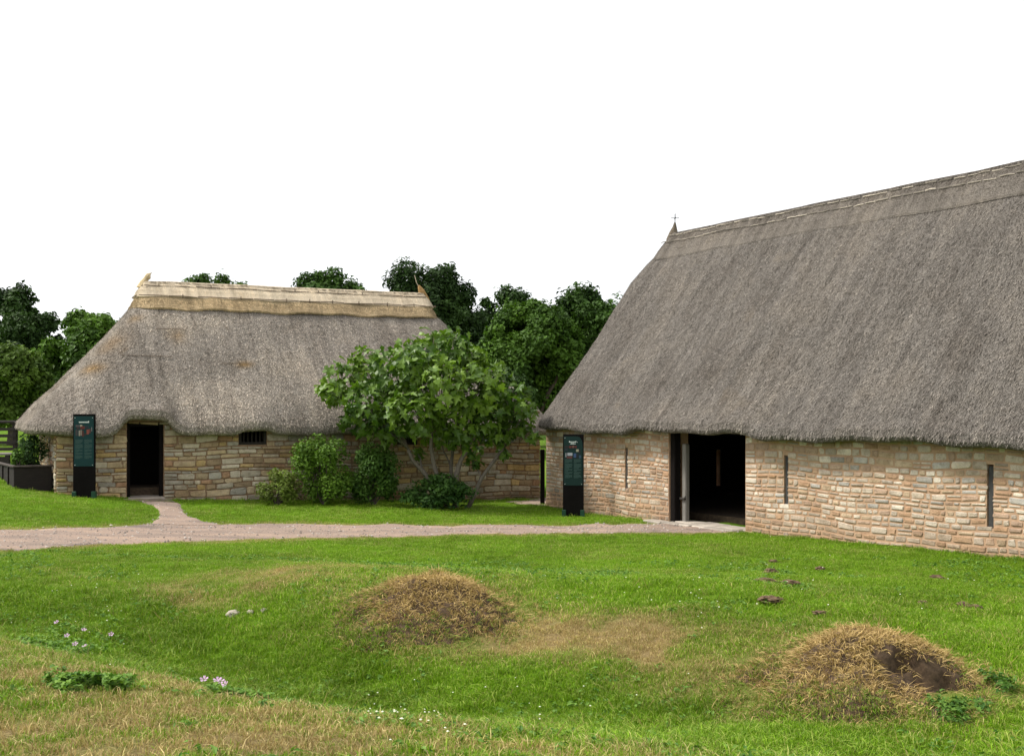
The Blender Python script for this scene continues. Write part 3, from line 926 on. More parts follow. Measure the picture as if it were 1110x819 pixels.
def barn_eave(x, y):
    t = x + HL
    front = y < -2
    e = .05 * np.sin(x * .55 + 1) + .02 * np.sin(x * 1.7) + .02 * np.sin(x * 4.1 + y)
    bump_ = .11 * sstep(3.9, 4.4, t) * (1 - sstep(7.9, 8.7, t)) + .035 * sstep(5.0, 5.3, t) * (1 - sstep(7.4, 7.9, t))
    return np.where(front, e + bump_, e)
ZL = 1.88
Rz = 7.24
def bb(z): return 4.13 - (z - 2.03) / (Rz - .35 - 2.03) * (4.13 - .40)
barn_levels = [(10.7, 3.4, 2.16, .3), (11.06, 3.80, ZL + .05, .6), (11.18, 3.96, ZL, .65), (11.26, 4.06, ZL + .035, .7), (11.29, 4.10, ZL + .10, .75),
               (11.28, bb(2.12), 2.12, .75), (11.24, bb(2.7), 2.7, .75), (11.2, bb(3.6), 3.6, .75), (11.17, bb(4.4), 4.4, .75), (11.17, bb(5.2), 5.2, .7), (11.13, bb(5.9), 5.9, .6),
               (10.9, bb(6.4), 6.4, .5), (10.55, .48, Rz - .45, .4), (10.32, .22, Rz - .14, .2), (10.25, .10, Rz, .1)]
GB = loft_roof(barn_levels, 170, 40, 8, barn_eave, .8, .055, 4)
roof_b = roof_part("thatch_roof", GB, M['thatch_barn'], barn, 300000, .095, .0052, .020, 3, np.array([[.4, .39, .38], [2.05, 2.02, 1.97]]), 9)
# ridge cap with hazel rods
cap_levels = [(10.66, .70, 6.50, .45), (10.66, .69, 6.55, .45), (10.59, .545, 6.78, .42), (10.42, .30, 7.07, .25), (10.32, .17, 7.24, .15), (10.28, .06, 7.29, .05)]
GC = loft_roof(cap_levels, 170, 8, 5, lambda x, y: .012 * np.sin(x * 2.2) + .0 * y, 5, .03, 3)
cap_b = roof_part("ridge_cap", GC, M['ridge_barn'], barn, 60000, .10, .0052, .018, 4, np.array([[.5, .49, .48], [1.8, 1.77, 1.72]]), 1)
for zz, bbv, aa in ((7.19, .235, 10.30), (7.00, .385, 10.42)):
    r = np.random.default_rng(int(zz * 100))
    for sgn in (-1, 1):
        k = MB()
        x = -aa + .05
        while x < aa:
            l = min(r.uniform(.22, .36), aa - .05 - x)
            if l < .1: break
            g = r.uniform(.25, 1.5)
            z_ = zz + r.normal(0, .006) + .012 * math.sin(x * 2.2)
            k.tube([(x, sgn * bbv, z_), (x + l * .5, sgn * (bbv + .012), z_ + r.normal(0, .008)), (x + l, sgn * bbv, z_ + r.normal(0, .006))], .013, 5, (g, g, g))
            x += l + r.uniform(.0, .07)
        k.build("hazel_rod_row", M['rod_grey'], cap_b)
# straw pinnacle and iron cross at the ridge end
k = MB(); r = np.random.default_rng(5)
k.tube([(-10.36, 0, 7.1), (-10.32, 0, 7.32), (-10.28, 0, 7.46), (-10.27, 0, 7.58)], [.2, .12, .06, .025], 10, (.9, .85, .75))
k.build("straw_pinnacle", M['ridge_barn'], cap_b)
k = MB()
k.tube([(-10.27, 0, 7.5), (-10.26, .0, 7.82)], .012, 6)
for th in (R(60), R(150)):
    dx, dy = math.cos(th) * .11, math.sin(th) * .11
    k.tube([(-10.262 - dx, -dy, 7.70), (-10.262 + dx, dy, 7.70)], .010, 6)
k.build("iron_cross", M['iron'], barn)
# doorway: dark posts, lintel, pale post with latch, open leaf
x0, x1 = -HL + DOOR_B[0], -HL + DOOR_B[1]
MB().box((x0 + .09, -HW + .12, .98), (.16, .18, 2.5), bev=.015).build("door_post", M['black_wood'], barn)
MB().box((x1 - .05, -HW + .42, .98), (.09, .16, 2.5), bev=.015).build("door_post", M['black_wood'], barn)
MB().box(((x0 + x1) / 2, -HW + .3, 2.04), (x1 - x0 - .02, .3, .16), bev=.015).build("lintel", M['black_wood'], barn)
pp = MB().box((x0 + .30, -HW + .24, .79), (.14, .12, 1.86), bev=.02).build("pale_post", M['pale_wood'], barn)
k = MB(); k.box((x0 + .31, -HW + .145, .50), (.22, .03, .05), bev=.008); k.tube([(x0 + .40, -HW + .12, .50), (x0 + .46, -HW + .10, .56)], .016, 6)
k.build("latch", M['iron'], pp)
# flagstone threshold
k = MB(); r = np.random.default_rng(9)
x = x0 - .5
flr = gz(4.1, 24.6)
while x < x1 - .05:
    l = min(r.uniform(.35, .7), x1 - .03 - x)
    for yy, dd in ((-HW + .25, .5), (-HW - .18, .34)):
        if yy > -HW and (x < x0): continue
        wx, wy = bc + BU * (x + l / 2) + BN * yy
        g = r.uniform(.75, 1.15)
        k.box((x + l / 2, yy + r.normal(0, .02), gz(wx, wy) - .02 + r.normal(0, .006)), (l - .02, dd - .02, .13), bev=.018, col=(g, g, g * .98))
    x += l
k.build("doorstep", M['flagstone'], barn)
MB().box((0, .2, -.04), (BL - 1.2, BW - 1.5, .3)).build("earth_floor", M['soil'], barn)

# ------------------------------------------------------------------ the cottage (left)
cc = COT_C + CU * CL / 2 + CN * CW / 2
cot = empty("thatched_cottage", (cc[0], cc[1], 0), math.atan2(CU[1], CU[0]),
            "low thatched stone cottage with pale straw ridge, narrow black doorway and small window", "cottage")
HL2, HW2 = CL / 2, CW / 2
cot_style = dict(ch=(.08, .20), ln=(.16, .50), gap=.020, proud=.034,
                 palette=[(.45, .355, .235, 3), (.43, .38, .30, 3), (.36, .27, .175, 2), (.50, .365, .18, 1.2), (.37, .345, .295, 2.2), (.52, .46, .365, 1.6), (.38, .24, .15, .7)],
                 low_dirt=(.35, .5, (.27, .20, .135)))
td0, td1 = 1.62, 2.50
DOOR_C = (td0, td1, -.6, 2.16)
WIN_C = (4.36, 5.08, 1.56, 2.0)
WIN_D = (8.66, 9.24, 1.48, 1.95)      # half hidden behind the fig tree
wf2 = wall("front_wall", cot, [M['mortar_cottage']], CL, (-HL2, -HW2, 0), (1, 0, 0), (0, -1, 0), -.9, 2.4, .5, [DOOR_C, WIN_C, WIN_D], 21, cot_style, 2.2)
wall("end_wall", cot, [M['mortar_cottage']], CW - 1.0, (-HL2, HW2 - .5, 0), (0, -1, 0), (-1, 0, 0), -.9, 2.4, .5, [], 22, cot_style, 2.1)
wall("end_wall", cot, [M['mortar_cottage']], CW - 1.0, (HL2, -HW2 + .5, 0), (0, 1, 0), (1, 0, 0), -.9, 2.4, .5, [], 23, cot_style, 2.1)
wall("back_wall", cot, [M['mortar_cottage']], CL, (HL2, HW2, 0), (-1, 0, 0), (0, 1, 0), -.9, 2.4, .5, [], 24, cot_style, 2.1, False)
place_wall(stones(.48, -.6, 2.1, [], 25, **cot_style), (-HL2, -HW2 + .5, 0), (0, -1, 0), (-1, 0, 0)).build("corner_stones", M['stone'], wf2)
place_wall(stones(.48, -.6, 2.1, [], 26, **cot_style), (HL2, -HW2, 0), (0, 1, 0), (1, 0, 0)).build("corner_stones", M['stone'], wf2)

def cot_eave(x, y):
    t = x + HL2
    e = .05 - .013 * t + .02 * np.sin(x * 1.3 + .5) + .018 * np.sin(x * 3.3 + y * 2)
    e = e + np.where(y < -1.5, .36 * np.exp(-np.abs((t - 2.05) / .63) ** 6) - .07 * np.exp(-((t - 1.0) / .35) ** 2) - .05 * np.exp(-((t - 3.2) / .4) ** 2)
                     + .12 * np.exp(-np.abs((t - 4.72) / .45) ** 6), 0)
    return e
CZ = 1.82; CR = 5.88
def lerp(z, z0, v0, z1, v1): return v0 + (v1 - v0) * (z - z0) / (z1 - z0)
cb = lambda z: lerp(z, 2.35, 3.28, 5.3, .72)
ca = lambda z: lerp(z, 2.35, 6.90, 5.3, 4.30)
cot_levels = [(6.2, 2.7, 2.22, .4), (6.74, 3.10, CZ + .06, .8), (6.98, 3.30, CZ, .9), (7.12, 3.43, CZ + .04, 1.0), (7.17, 3.48, CZ + .12, 1.05), (7.13, 3.46, CZ + .26, 1.1),
              (7.0, 3.36, CZ + .42, 1.1),
              (ca(2.6) + .05, cb(2.6) + .02, 2.6, 1.1), (ca(3.2), cb(3.2), 3.2, 1.05), (ca(3.8) - .03, cb(3.8), 3.8, .95), (ca(4.4) - .05, cb(4.4), 4.4, .8), (ca(5.0), cb(5.0), 5.0, .6),
              (4.22, .52, 5.45, .42), (4.05, .28, 5.7, .22), (3.96, .10, CR - .03, .08)]
GK = loft_roof(cot_levels, 120, 36, 12, cot_eave, .55, .05, 4)
OCH = (1.05, .78, .42); PAL = (1.25, 1.24, 1.22)
bpy.context.view_layer.update()
k_spots = [(roof_spot(GK, cot, px, py), rx, rz, c_, am) for (px, py, rx, rz, c_, am) in
           ((100, 401, .32, .16, OCH, .9), (190, 366, .22, .2, OCH, .6), (264, 396, .2, .08, OCH, 1), (146, 347, .2, .15, OCH, .6), (118, 376, .35, .3, OCH, .35), (122, 368, .5, .4, OCH, .3),
            (240, 430, 1.2, .7, PAL, .8), (330, 400, 1.0, .8, PAL, .6), (120, 430, .8, .5, PAL, .5), (210, 345, 1.0, .3, PAL, .6), (420, 345, .8, .4, PAL, .7))]
roof_k = roof_part("thatch_roof", GK, M['thatch_cottage'], cot, 200000, .085, .0062, .021, 6, np.array([[.42, .41, .40], [1.9, 1.86, 1.8]]), 9, spots=k_spots)
for (xa, ya, xb, yb) in ((133, 388, 188, 389.5), (238, 395.5, 276, 397), (168, 356, 200, 358)):
    pa, pb = roof_spot(GK, cot, xa, ya), roof_spot(GK, cot, xb, yb); of = np.array([0, -.035, .025])
    MB().tube([pa + of, (pa + pb) / 2 + of * 1.1, pb + of], .008, 5).build("hazel_rod", M['rod_dark'], roof_k)
# new straw ridge: ochre skirt below, pale block above
sk_levels = [(4.40, .89, 5.13, .66), (4.44, .91, 5.18, .68), (4.36, .74, 5.34, .58), (4.30, .60, 5.50, .47)]
GS = loft_roof(sk_levels, 140, 24, 8, lambda x, y: .02 * np.sin(x * 2.4) * (np.abs(y) > .3) + .02 * np.sin(x * 5.1 + 1), 5, .03, 4)
cap_c = roof_part("ridge_skirt", GS, M['straw_skirt'], cot, 26000, .14, .007, .024, 7, np.array([[.6, .58, .55], [1.4, 1.38, 1.32]]), 1, cap=False)
pk_levels = [(4.30, .60, 5.47, .44), (4.33, .63, 5.50, .46), (4.24, .46, 5.69, .32), (4.13, .30, 5.83, .2), (4.08, .17, 5.93, .12), (4.05, .05, 5.96, .04)]
GP = loft_roof(pk_levels, 140, 16, 6, lambda x, y: .008 * np.sin(x * 3.4) + 0 * y, 5, .025, 3)
cap_p = roof_part("ridge_cap", GP, M['straw_ridge'], cot, 15000, .13, .008, .010, 8, np.array([[.85, .83, .8], [1.15, 1.14, 1.1]]), 1)
r = np.random.default_rng(15)
for zz, bv, aa in ((5.81, .335, 4.10), (5.52, .635, 4.28)):
    for sgn in (-1, 1):
        k = MB()
        x = -aa
        while x < aa:
            l = min(r.uniform(.5, .9), aa - .04 - x)
            if l < .1: break
            k.tube([(x, sgn * bv, zz + r.normal(0, .008)), (x + l * .5, sgn * (bv + .012), zz + r.normal(0, .008)), (x + l, sgn * bv, zz + r.normal(0, .01))], .012, 5)
            if r.uniform() < .7: k.tube([(x + l * .5, sgn * bv, zz - .05), (x + l * .5, sgn * (bv - .01), zz + .06)], .012, 5)
            x += l + .02
        k.tube([(sgn * (aa + .03), -bv * .7, zz), (sgn * (aa + .05), 0, zz), (sgn * (aa + .03), bv * .7, zz)], .012, 5)
        k.build("hazel_rod_row", M['rod_dark'], cap_p)
    
# straw finials
k = MB()
k.tube([(-4.10, 0, 5.75), (-4.06, 0, 5.91), (-4.00, 0, 6.01), (-3.95, 0, 6.07), (-3.93, 0, 6.13), (-3.89, 0, 6.17)], [.16, .10, .07, .085, .06, .02], 10, (.9, .85, .7))
k.tube([(-3.93, 0, 6.12), (-3.85, .01, 6.19)], [.03, .01], 6, (.8, .75, .6))
k.build("straw_finial", M['straw_ridge'], cap_p)
k = MB()
k.tube([(4.14, 0, 5.73), (4.10, 0, 5.91), (4.03, 0, 6.02), (3.97, 0, 6.13), (3.94, 0, 6.20)], [.16, .10, .10, .06, .02], 10, (.8, .65, .45))
k.build("straw_finial", M['straw_skirt'], cap_p)
MB().tube([(3.95, 0, 6.13), (3.86, -.02, 6.28), (3.80, -.02, 6.49)], .010, 6, (1.6, 1.5, 1.4)).build("hazel_stick", M['rod_grey'], cap_p)
# doorway frame, added panels inside with the interior's shade in their colour
dx0, dx1 = -HL2 + td0, -HL2 + td1
for xx in (dx0 + .045, dx1 - .045):
    MB().box((xx, -HW2 + .16, 1.0), (.09, .14, 2.3), bev=.01).build("door_post", M['black_wood'], cot)
MB().box(((dx0 + dx1) / 2, -HW2 + .16, 2.10), (dx1 - dx0 - .185, .14, .1), bev=.01).build("lintel", M['black_wood'], cot)
for nm, c_, d_ in (("added_dark_panel", (0, HW2 - .53, 1.2), (CL - 1.1, .03, 2.3)), ("added_dark_panel", (-HL2 + .53, 0, 1.2), (.03, CW - 1.15, 2.3)), ("added_dark_panel", (HL2 - .53, 0, 1.2), (.03, CW - 1.15, 2.3))):
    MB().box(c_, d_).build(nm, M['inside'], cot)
MB().box((dx0 + 1.9, -HW2 + 1.9, 1.25), (3.4, .05, 2.2)).build("added_black_sheet", M['black_wood'], cot)  # added black sheet behind the doorway, stands in for the dark within
wx, wy = cc + CU * (dx0 + .4) + CN * (-HW2)
MB().box(((dx0 + dx1) / 2, -HW2 + .26, gz(wx, wy) - .02), (dx1 - dx0 - .01, 1.05, .13), bev=.02, col=(.9, .88, .86)).build("doorstep", M['flagstone'], cot)
# window: frame and upright bars
for WIN_ in (WIN_C, WIN_D):
    wx0, wx1 = -HL2 + WIN_[0], -HL2 + WIN_[1]
    k = MB(); zc = (WIN_[2] + WIN_[3]) / 2; hh = WIN_[3] - WIN_[2]
    k.box((wx0 + .04, -HW2 + .08, zc), (.07, .12, hh - .004)); k.box((wx1 - .04, -HW2 + .08, zc), (.07, .12, hh - .004))
    k.box(((wx0 + wx1) / 2, -HW2 + .08, WIN_[2] + .035), (wx1 - wx0 - .154, .12, .065)); k.box(((wx0 + wx1) / 2, -HW2 + .08, WIN_[3] - .035), (wx1 - wx0 - .154, .12, .065))
    wnd = k.build("window", M['dark_wood'], cot)
    for i in range(5):
        MB().box((wx0 + .15 + i * (wx1 - wx0 - .3) / 4, -HW2 + .08, zc), (.035, .04, hh - .14), math.pi / 4).build("window_bar", M['dark_wood'], wnd)
MB().box((0, 0, .30), (CL - 1.1, CW - 1.1, .4)).build("earth_floor", M['soil'], cot)

# ------------------------------------------------------------------ information signs
def sign(x, y, rz, label, seed, panel, layout):
    z = gz(x, y)
    t = empty("information_sign", (x, y, z - .02), rz, label, "sign", "information signs by the doorways")
    W, H, D = .50, 2.0, .09
    MB().box((0, 0, H / 2), (W, D, H), bev=.008).build("board", M['sign_black'], t)
    # printed panel on the upper part
    pw, ph, pz = .45, 1.18, 1.36
    pts = [(-pw / 2, -ph / 2), (pw / 2, -ph / 2)]
    if layout == 'arc':
        pts += [(pw / 2 - .13 * (1 - math.cos(a)), ph / 2 - .22 * (1 - math.sin(a))) for a in np.linspace(0, math.pi / 2, 8)]
    else:
        pts += [(pw / 2, ph / 2)]
    pts += [(-pw / 2, ph / 2)]
    n = len(pts)
    V = [(p[0], -D / 2 - .010, pz + p[1]) for p in pts] + [(p[0], -D / 2 - .001, pz + p[1]) for p in pts]
    me = MB(); me.add(V, [[list(range(n))]]); me.add(V, [[[i, i + n, (i + 1) % n + n, (i + 1) % n] for i in range(n)]])
    pan = me.build("panel", M[panel], t)
    yf = -D / 2 - .013
    def flat(items, name):
        k = MB()
        for (cx, cz, w, h, c) in items:
            k.box((cx, yf, pz + cz), (w, .004, h), col=tuple(v * (.6 if name == 'picture' else 1) for v in c))
        return k.build(name, M['tinted'], pan)
    r = np.random.default_rng(seed)
    # heading: small light letter marks, too far away to read
    def marks(zc, x0, x1, h):
        it = []; x = x0
        while x < x1:
            w = r.uniform(.012, .02); hh = h * r.choice([.65, .65, 1.0])
            it.append((x + w / 2, zc - h / 2 + hh / 2, w, hh, (.62, .68, .66))); x += w + .005
        return it
    if layout == 'arc':
        flat(marks(.46, -.10, .07, .034) + marks(.415, -.07, .04, .026), "heading")
    else:
        flat(marks(.455, -.11, .10, .042), "heading")
    # pictures
    pics = []
    if layout == 'arc':
        pics = [(-.16, .335, .09, .05, (.03, .02, .02)), (-.07, .335, .06, .055, (.16, .03, .025)), (.0, .34, .05, .06, (.22, .09, .07)), (.06, .335, .05, .05, (.13, .03, .03)), (-.17, .27, .07, .05, (.02, .03, .05)),
                (.10, .25, .06, .06, (.5, .47, .34)), (.15, .23, .04, .09, (.02, .02, .025)), (-.08, .16, .12, .07, (.50, .52, .58)), (-.175, .14, .025, .10, (.4, .42, .45)), (-.09, .085, .13, .05, (.16, .05, .05)),
                (.04, .13, .06, .10, (.06, .12, .28)), (.10, .12, .05, .11, (.015, .02, .03)), (.165, .10, .05, .07, (.05, .10, .17))]
    else:
        pics = [(-.14, .36, .09, .045, (.12, .10, .11)), (-.06, .365, .05, .04, (.55, .48, .36)), (-.03, .32, .10, .07, (.16, .03, .025)), (-.13, .31, .06, .06, (.05, .03, .035)), (.07, .33, .08, .06, (.02, .03, .045)),
                (-.165, .20, .05, .14, (.06, .055, .06)), (-.10, .19, .03, .13, (.42, .36, .30)), (-.06, .20, .035, .13, (.30, .24, .20)), (-.02, .18, .04, .14, (.10, .025, .02)), (.09, .22, .05, .11, (.33, .08, .06)),
                (.135, .24, .035, .10, (.17, .05, .05)), (.18, .28, .02, .10, (.22, .2, .22)), (.03, .16, .04, .05, (.05, .02, .02))]
    flat(pics, "picture")
    # two columns of text lines
    for sx in (-.105, .105):
        it = []
        z0 = .035
        for blk in (5, 6, 3, 3, 4):
            for i in range(blk):
                w = .175 * (r.uniform(.9, 1) if i < blk - 1 else r.uniform(.3, .7))
                it.append((sx - .09 + w / 2, z0, w, .008, (.045, .095, .085))); z0 -= .0195
            z0 -= .012
        flat(it, "text_column")
    k = None
    for sx in (-1, 1):
        for zz in (pz + ph / 2 - .04, pz - ph / 2 + .03):
            if layout == 'arc' and sx == 1 and zz > pz: sxx, zz = .10, zz - .10
            else: sxx = sx * .2
            MB().tube([(sxx, -D / 2 - .009, zz), (sxx, -D / 2 - .020, zz)], .008, 8).build("screw", M['steel'], pan)
    for sx in (-1, 1):
        MB().box((sx * .222, -.005, .09), (.10, .15, .18), bev=.01).build("foot", M['sign_foot'], t)
    return t
sign(at_depth(91.5, 27.2), 27.2, R(6), "tall black board with teal panel left of the narrow cottage doorway", 3, 'panel_teal', 'plain')
sign(at_depth(621.5, 27.8), 27.8, R(-6), "tall black board with dark green panel by the left end of the barn wall", 4, 'panel_green', 'arc')

# gate post in the passage
gx_, gy_ = at_depth(588, 30.9), 30.9
k = MB(); k.box((0, 0, .62), (.12, .12, 1.7), bev=.015)
po = k.build("gate_post", M['black_wood']); po.location = (gx_, gy_, gz(gx_, gy_))
tag(po, "black square timber post in the gap between cottage and barn", "post")

# ------------------------------------------------------------------ planter, bench at far left
pl_o = COT_C + CN * .45 - CU * .06
ang = math.atan2(CU[1], CU[0]) + R(7)
plz = gz(-11.9, 28.2)
pl = empty("timber_planter", (pl_o[0], pl_o[1], plz), ang, "dark brown timber planter box against the cottage end wall", "planter")
PW, PD, PH = .86, 2.3, .34
for nm, c, d in (("front_board", (-PW / 2, .03, .16), (PW, .06, PH + .3)), ("back_board", (-PW / 2, PD - .03, .16), (PW, .06, PH + .3)),
                 ("side_board", (-PW + .03, PD / 2, .16), (.06, PD - .125, PH + .3)), ("side_board", (-.03, PD / 2, .16), (.06, PD - .125, PH + .3))):
    MB().box(c, d, bev=.008).build(nm, M['planter_wood'], pl)
for yy in (.7, 1.5):
    MB().box((-PW - .018, yy, .16), (.03, .08, PH + .28), bev=.005).build("batten", M['planter_wood'], pl)
k = MB()
k.box((-PW / 2, .02, PH / 2 + .335), (PW + .06, .12, .045), bev=.008); k.box((-PW + .01, PD / 2 + .045, PH / 2 + .335), (.10, PD - .08, .045), bev=.008)
k.build("rim", M['planter_top'], pl)
MB().box((-PW / 2, PD / 2, .15), (PW - .13, PD - .13, .5)).build("soil", M['soil'], pl)

bx, by = at_depth(-22, 32.5), 32.5
bz = gz(bx, by)
be = empty("slatted_bench", (bx, by, bz), R(6), "black slatted timber bench at the left edge behind the planter", "bench")
seat_z = CAMZ - (492 - HOR) / F * 32.2 - bz
top_z = CAMZ - (457 - HOR) / F * 32.8 - bz
HWb = .95
for sx in (-1, 1):
    MB().box((sx * (HWb - .06), .25, top_z / 2 - .1), (.12, .12, top_z + .2 - .06), bev=.01).build("leg", M['bench_wood'], be)
    MB().box((sx * (HWb - .06), -.42, seat_z / 2 - .13), (.12, .12, seat_z + .2), bev=.01).build("leg", M['bench_wood'], be)
MB().box((0, .22, top_z), (HWb * 2 + .12, .22, .07), bev=.01).build("top_rail", M['bench_wood'], be)
for i in range(4):
    zz = seat_z + .12 + i * (top_z - seat_z - .14) / 4
    MB().box((0, .17, zz), (HWb * 2 - .02, .035, .085), bev=.006).build("back_slat", M['bench_wood'], be)
k = MB()
for i in range(4): k.box((0, -.42 + i * .155, seat_z), (HWb * 2 + .1, .145, .05), bev=.006)
k.build("seat", M['bench_seat'], be)
MB().box((0, -.42, seat_z - .18), (HWb * 2 - .25, .05, .22), bev=.006).build("apron", M['bench_wood'], be)

# ------------------------------------------------------------------ leaves, trees, shrubs
def leaf_quads(P, Nn, size, r, aspect=.5, fold=.25):
    """folded rhombus leaves at P facing Nn"""
    n = len(P)
    t = r.normal(size=(n, 3)); t -= Nn * (t * Nn).sum(1)[:, None]; t /= np.linalg.norm(t, axis=1)[:, None] + 1e-9
    b = np.cross(Nn, t)
    s = (size * r.uniform(.6, 1.35, n))[:, None]
    p0 = P - t * s * .5; p1 = P + b * s * aspect * .5 + Nn * s * fold * .3; p2 = P + t * s * .5 - Nn * s * fold * .35; p3 = P - b * s * aspect * .5 + Nn * s * fold * .3
    V = np.stack([p0, p1, p2, p3], 1).reshape(-1, 3)
    i = np.arange(n) * 4
    T = np.concatenate([np.stack([i, i + 1, i + 2], 1), np.stack([i, i + 2, i + 3], 1)])
    return V, T

def unit(v): return v / (np.linalg.norm(v, axis=-1, keepdims=True) + 1e-9)

def crown_points(clumps, n, r, shell=.55, noise=.35):
    cl = np.array(clumps, float)          # x y z rx ry rz
    w = (cl[:, 3] * cl[:, 5]); w = w / w.sum()
    k = r.choice(len(cl), n, p=w)
    d = unit(r.normal(size=(n, 3)))
    rad = shell + (1 - shell) * r.uniform(size=n) ** .6
    nz = 1 + noise * fbm(d[:, 0] * 2.2 + k * 3.1, d[:, 1] * 2.2, d[:, 2] * 2.2, 9, 3)
    off = d * (rad * nz)[:, None] * cl[k, 3:6]
    P = cl[k, :3] + off
    return P, d, rad, k

def foliage(name, parent, clumps, n, size, cols, seed, mat, aspect=.55, shell=.5, noise=.4, upb=.45):
    r = np.random.default_rng(seed)
    P, d, rad, k = crown_points(clumps, n, r, shell, noise)
    Nn = unit(d * .7 + np.array([0, 0, upb]) + r.normal(0, .45, (n, 3)))
    V, T = leaf_quads(P, Nn, size, r, aspect)
    cols = np.array(cols)
    kk = hash3(k.astype(float), k * .37, 0, seed)          # light and dark clumps
    t = np.clip(.6 * kk + .4 * r.uniform(size=n) + .25 * fbm(P[:, 0] * .8, P[:, 1] * .8, P[:, 2] * .8, seed, 2), 0, 1)
    C = cols[0] + (cols[1] - cols[0]) * t[:, None]
    C = C * r.uniform(.8, 1.2, (n, 1))
    return np_mesh(name, V, [T], mat, parent, np.repeat(C, 4, 0))

def limbs(base, targets, r0, r, n=7, k=None, wig=.06):
    k = k or MB()
    base = np.array(base, float)
    for tg in targets:
        tg = np.array(tg, float); v = tg - base; L = np.linalg.norm(v)
        t = np.linspace(0, 1, n)[:, None]
        mid = base + v * t + np.array([0, 0, 1]) * (np.sin(t * math.pi) * L * .06) + r.normal(0, wig * L * .25, (n, 3)) * np.sin(t * math.pi)
        k.tube(mid, np.linspace(r0, r0 * .25, n), 7)
    return k

def tree(px, Y, top, hw, bot, label, seed, n, size, cols, kind="tree", lobes=None, squash=1.0, group="trees behind the buildings"):
    r = np.random.default_rng(seed)
    x = at_depth(px, Y); s = Y / F
    z0 = gz(x, Y)
    t = empty("background_tree", (x, Y, z0), r.uniform(0, 6.28) * 0, label, "tree", group)
    ztop = CAMZ - (top - HOR) * s - z0; zbot = CAMZ - (bot - HOR) * s - z0
    zbot = max(zbot, -.9)
    Rw = hw * s; Rh = (ztop - zbot) / 2; zc = (ztop + zbot) / 2
    clumps = []
    if lobes:
        for (lx, ly, lr) in lobes:
            clumps.append((at_depth(lx, Y) - x, r.uniform(-.3, .3) * Rw, CAMZ - (ly - HOR) * s - z0, lr * s, lr * s, lr * s * 1.1))
    else:
        for i in range(26):
            d = unit(r.normal(size=3)); d[2] = d[2] * .9 + .15
            rr = r.uniform(.24, .40)
            q = .72 * (1 if i % 4 else .35)
            clumps.append((d[0] * Rw * q, d[1] * Rw * q * squash, zc + d[2] * Rh * q, Rw * rr, Rw * rr, min(Rw, Rh) * rr * .9))
    if not lobes:
        for i in range(22):
            d = unit(r.normal(size=3)); d[2] = abs(d[2]) * .9 - .1
            rr = r.uniform(.11, .2)
            clumps.append((d[0] * Rw * .95, d[1] * Rw * .95, zc + d[2] * Rh * .95, Rw * rr, Rw * rr, min(Rw, Rh) * rr))
        ca_ = np.array(clumps)
        tz = (ca_[:, 2] + ca_[:, 5]).max()
        ca_[:, 2] += (ztop - tz) * np.clip((ca_[:, 2] - zbot) / max(.1, ztop - zbot), 0, 1)
        clumps = [tuple(c) for c in ca_]
    k = MB()
    k.tube([(0, 0, -.3), (.05, 0, max(.4, zbot * .5 + .2)), (0, .05, zc), (0, 0, zc + Rh * .4)], [.06 * Rw + .1, .05 * Rw + .08, .04 * Rw + .05, .03], 9)
    limbs((0, 0, max(.5, zbot * .7)), [c[:3] for c in clumps[:9]], .05 * Rw + .02, r, k=k)
    k.build("trunk", M['bark'], t, True)
    foliage("crown", t, clumps, int(n * 1.7), size * .8, cols, seed, M['leaf_far'], .6, .4, .75)
    return t
DK = [(.008, .022, .005), (.036, .075, .013)]
DK2 = [(.010, .028, .005), (.052, .11, .014)]
MID = [(.014, .040, .005), (.085, .165, .018)]
OL = [(.022, .048, .007), (.105, .17, .024)]
tree(6, 50, 306, 40, 485, "tall dark green tree at the left edge, tallest of that clump", 101, 16000, .26, DK)
tree(34, 47, 334, 36, 485, "rounded very dark tree right of the tallest one at the left edge", 102, 13000, .22, DK)
tree(98, 44, 334, 56, 490, "mid green bushy tree rising just left of the cottage roof slope", 103, 20000, .24, MID)
tree(12, 40, 374, 44, 486, "low olive green tree in front of the dark ones at the left edge", 104, 12000, .22, OL)
tree(228, 62, 296, 48, 440, "light green treetop above the left half of the pale straw ridge", 105, 15000, .26, MID,
     lobes=[(200, 313, 11), (222, 309, 12), (240, 311, 11), (262, 314, 8), (252, 318, 8), (190, 318, 10), (232, 345, 36), (200, 345, 26), (262, 345, 28), (230, 385, 34)])
tree(357, 62, 291, 44, 440, "dark green treetop above the middle of the pale straw ridge", 106, 15000, .26, DK2,
     lobes=[(332, 312, 12), (345, 306, 12), (362, 305, 13), (380, 312, 9), (392, 318, 7), (356, 340, 40), (330, 345, 26), (380, 345, 28), (355, 385, 34)])
tree(470, 55, 286, 55, 450, "dark many lobed tree behind the right end of the cottage ridge", 107, 34000, .24, DK,
     lobes=[(440, 306, 21), (478, 307, 22), (503, 320, 13), (462, 330, 26), (452, 360, 30), (490, 345, 24), (510, 350, 16), (480, 380, 34), (515, 395, 28), (500, 425, 30), (465, 420, 35), (535, 430, 25), (440, 400, 30), (488, 325, 18)])
tree(543, 60, 307, 46, 470, "dark rounded tree in the gap, between the many lobed and bright trees", 108, 16000, .26, DK)
tree(577, 50, 322, 58, 474, "brighter mid green tree in the middle of the gap between the roofs", 109, 26000, .24, MID)
tree(640, 52, 308, 64, 474, "dark dense tree rising behind the left slope of the barn roof", 110, 24000, .25, DK2)
tree(540, 47, 400, 46, 478, "low dark tree below the others in the gap between the roofs", 111, 14000, .22, DK)

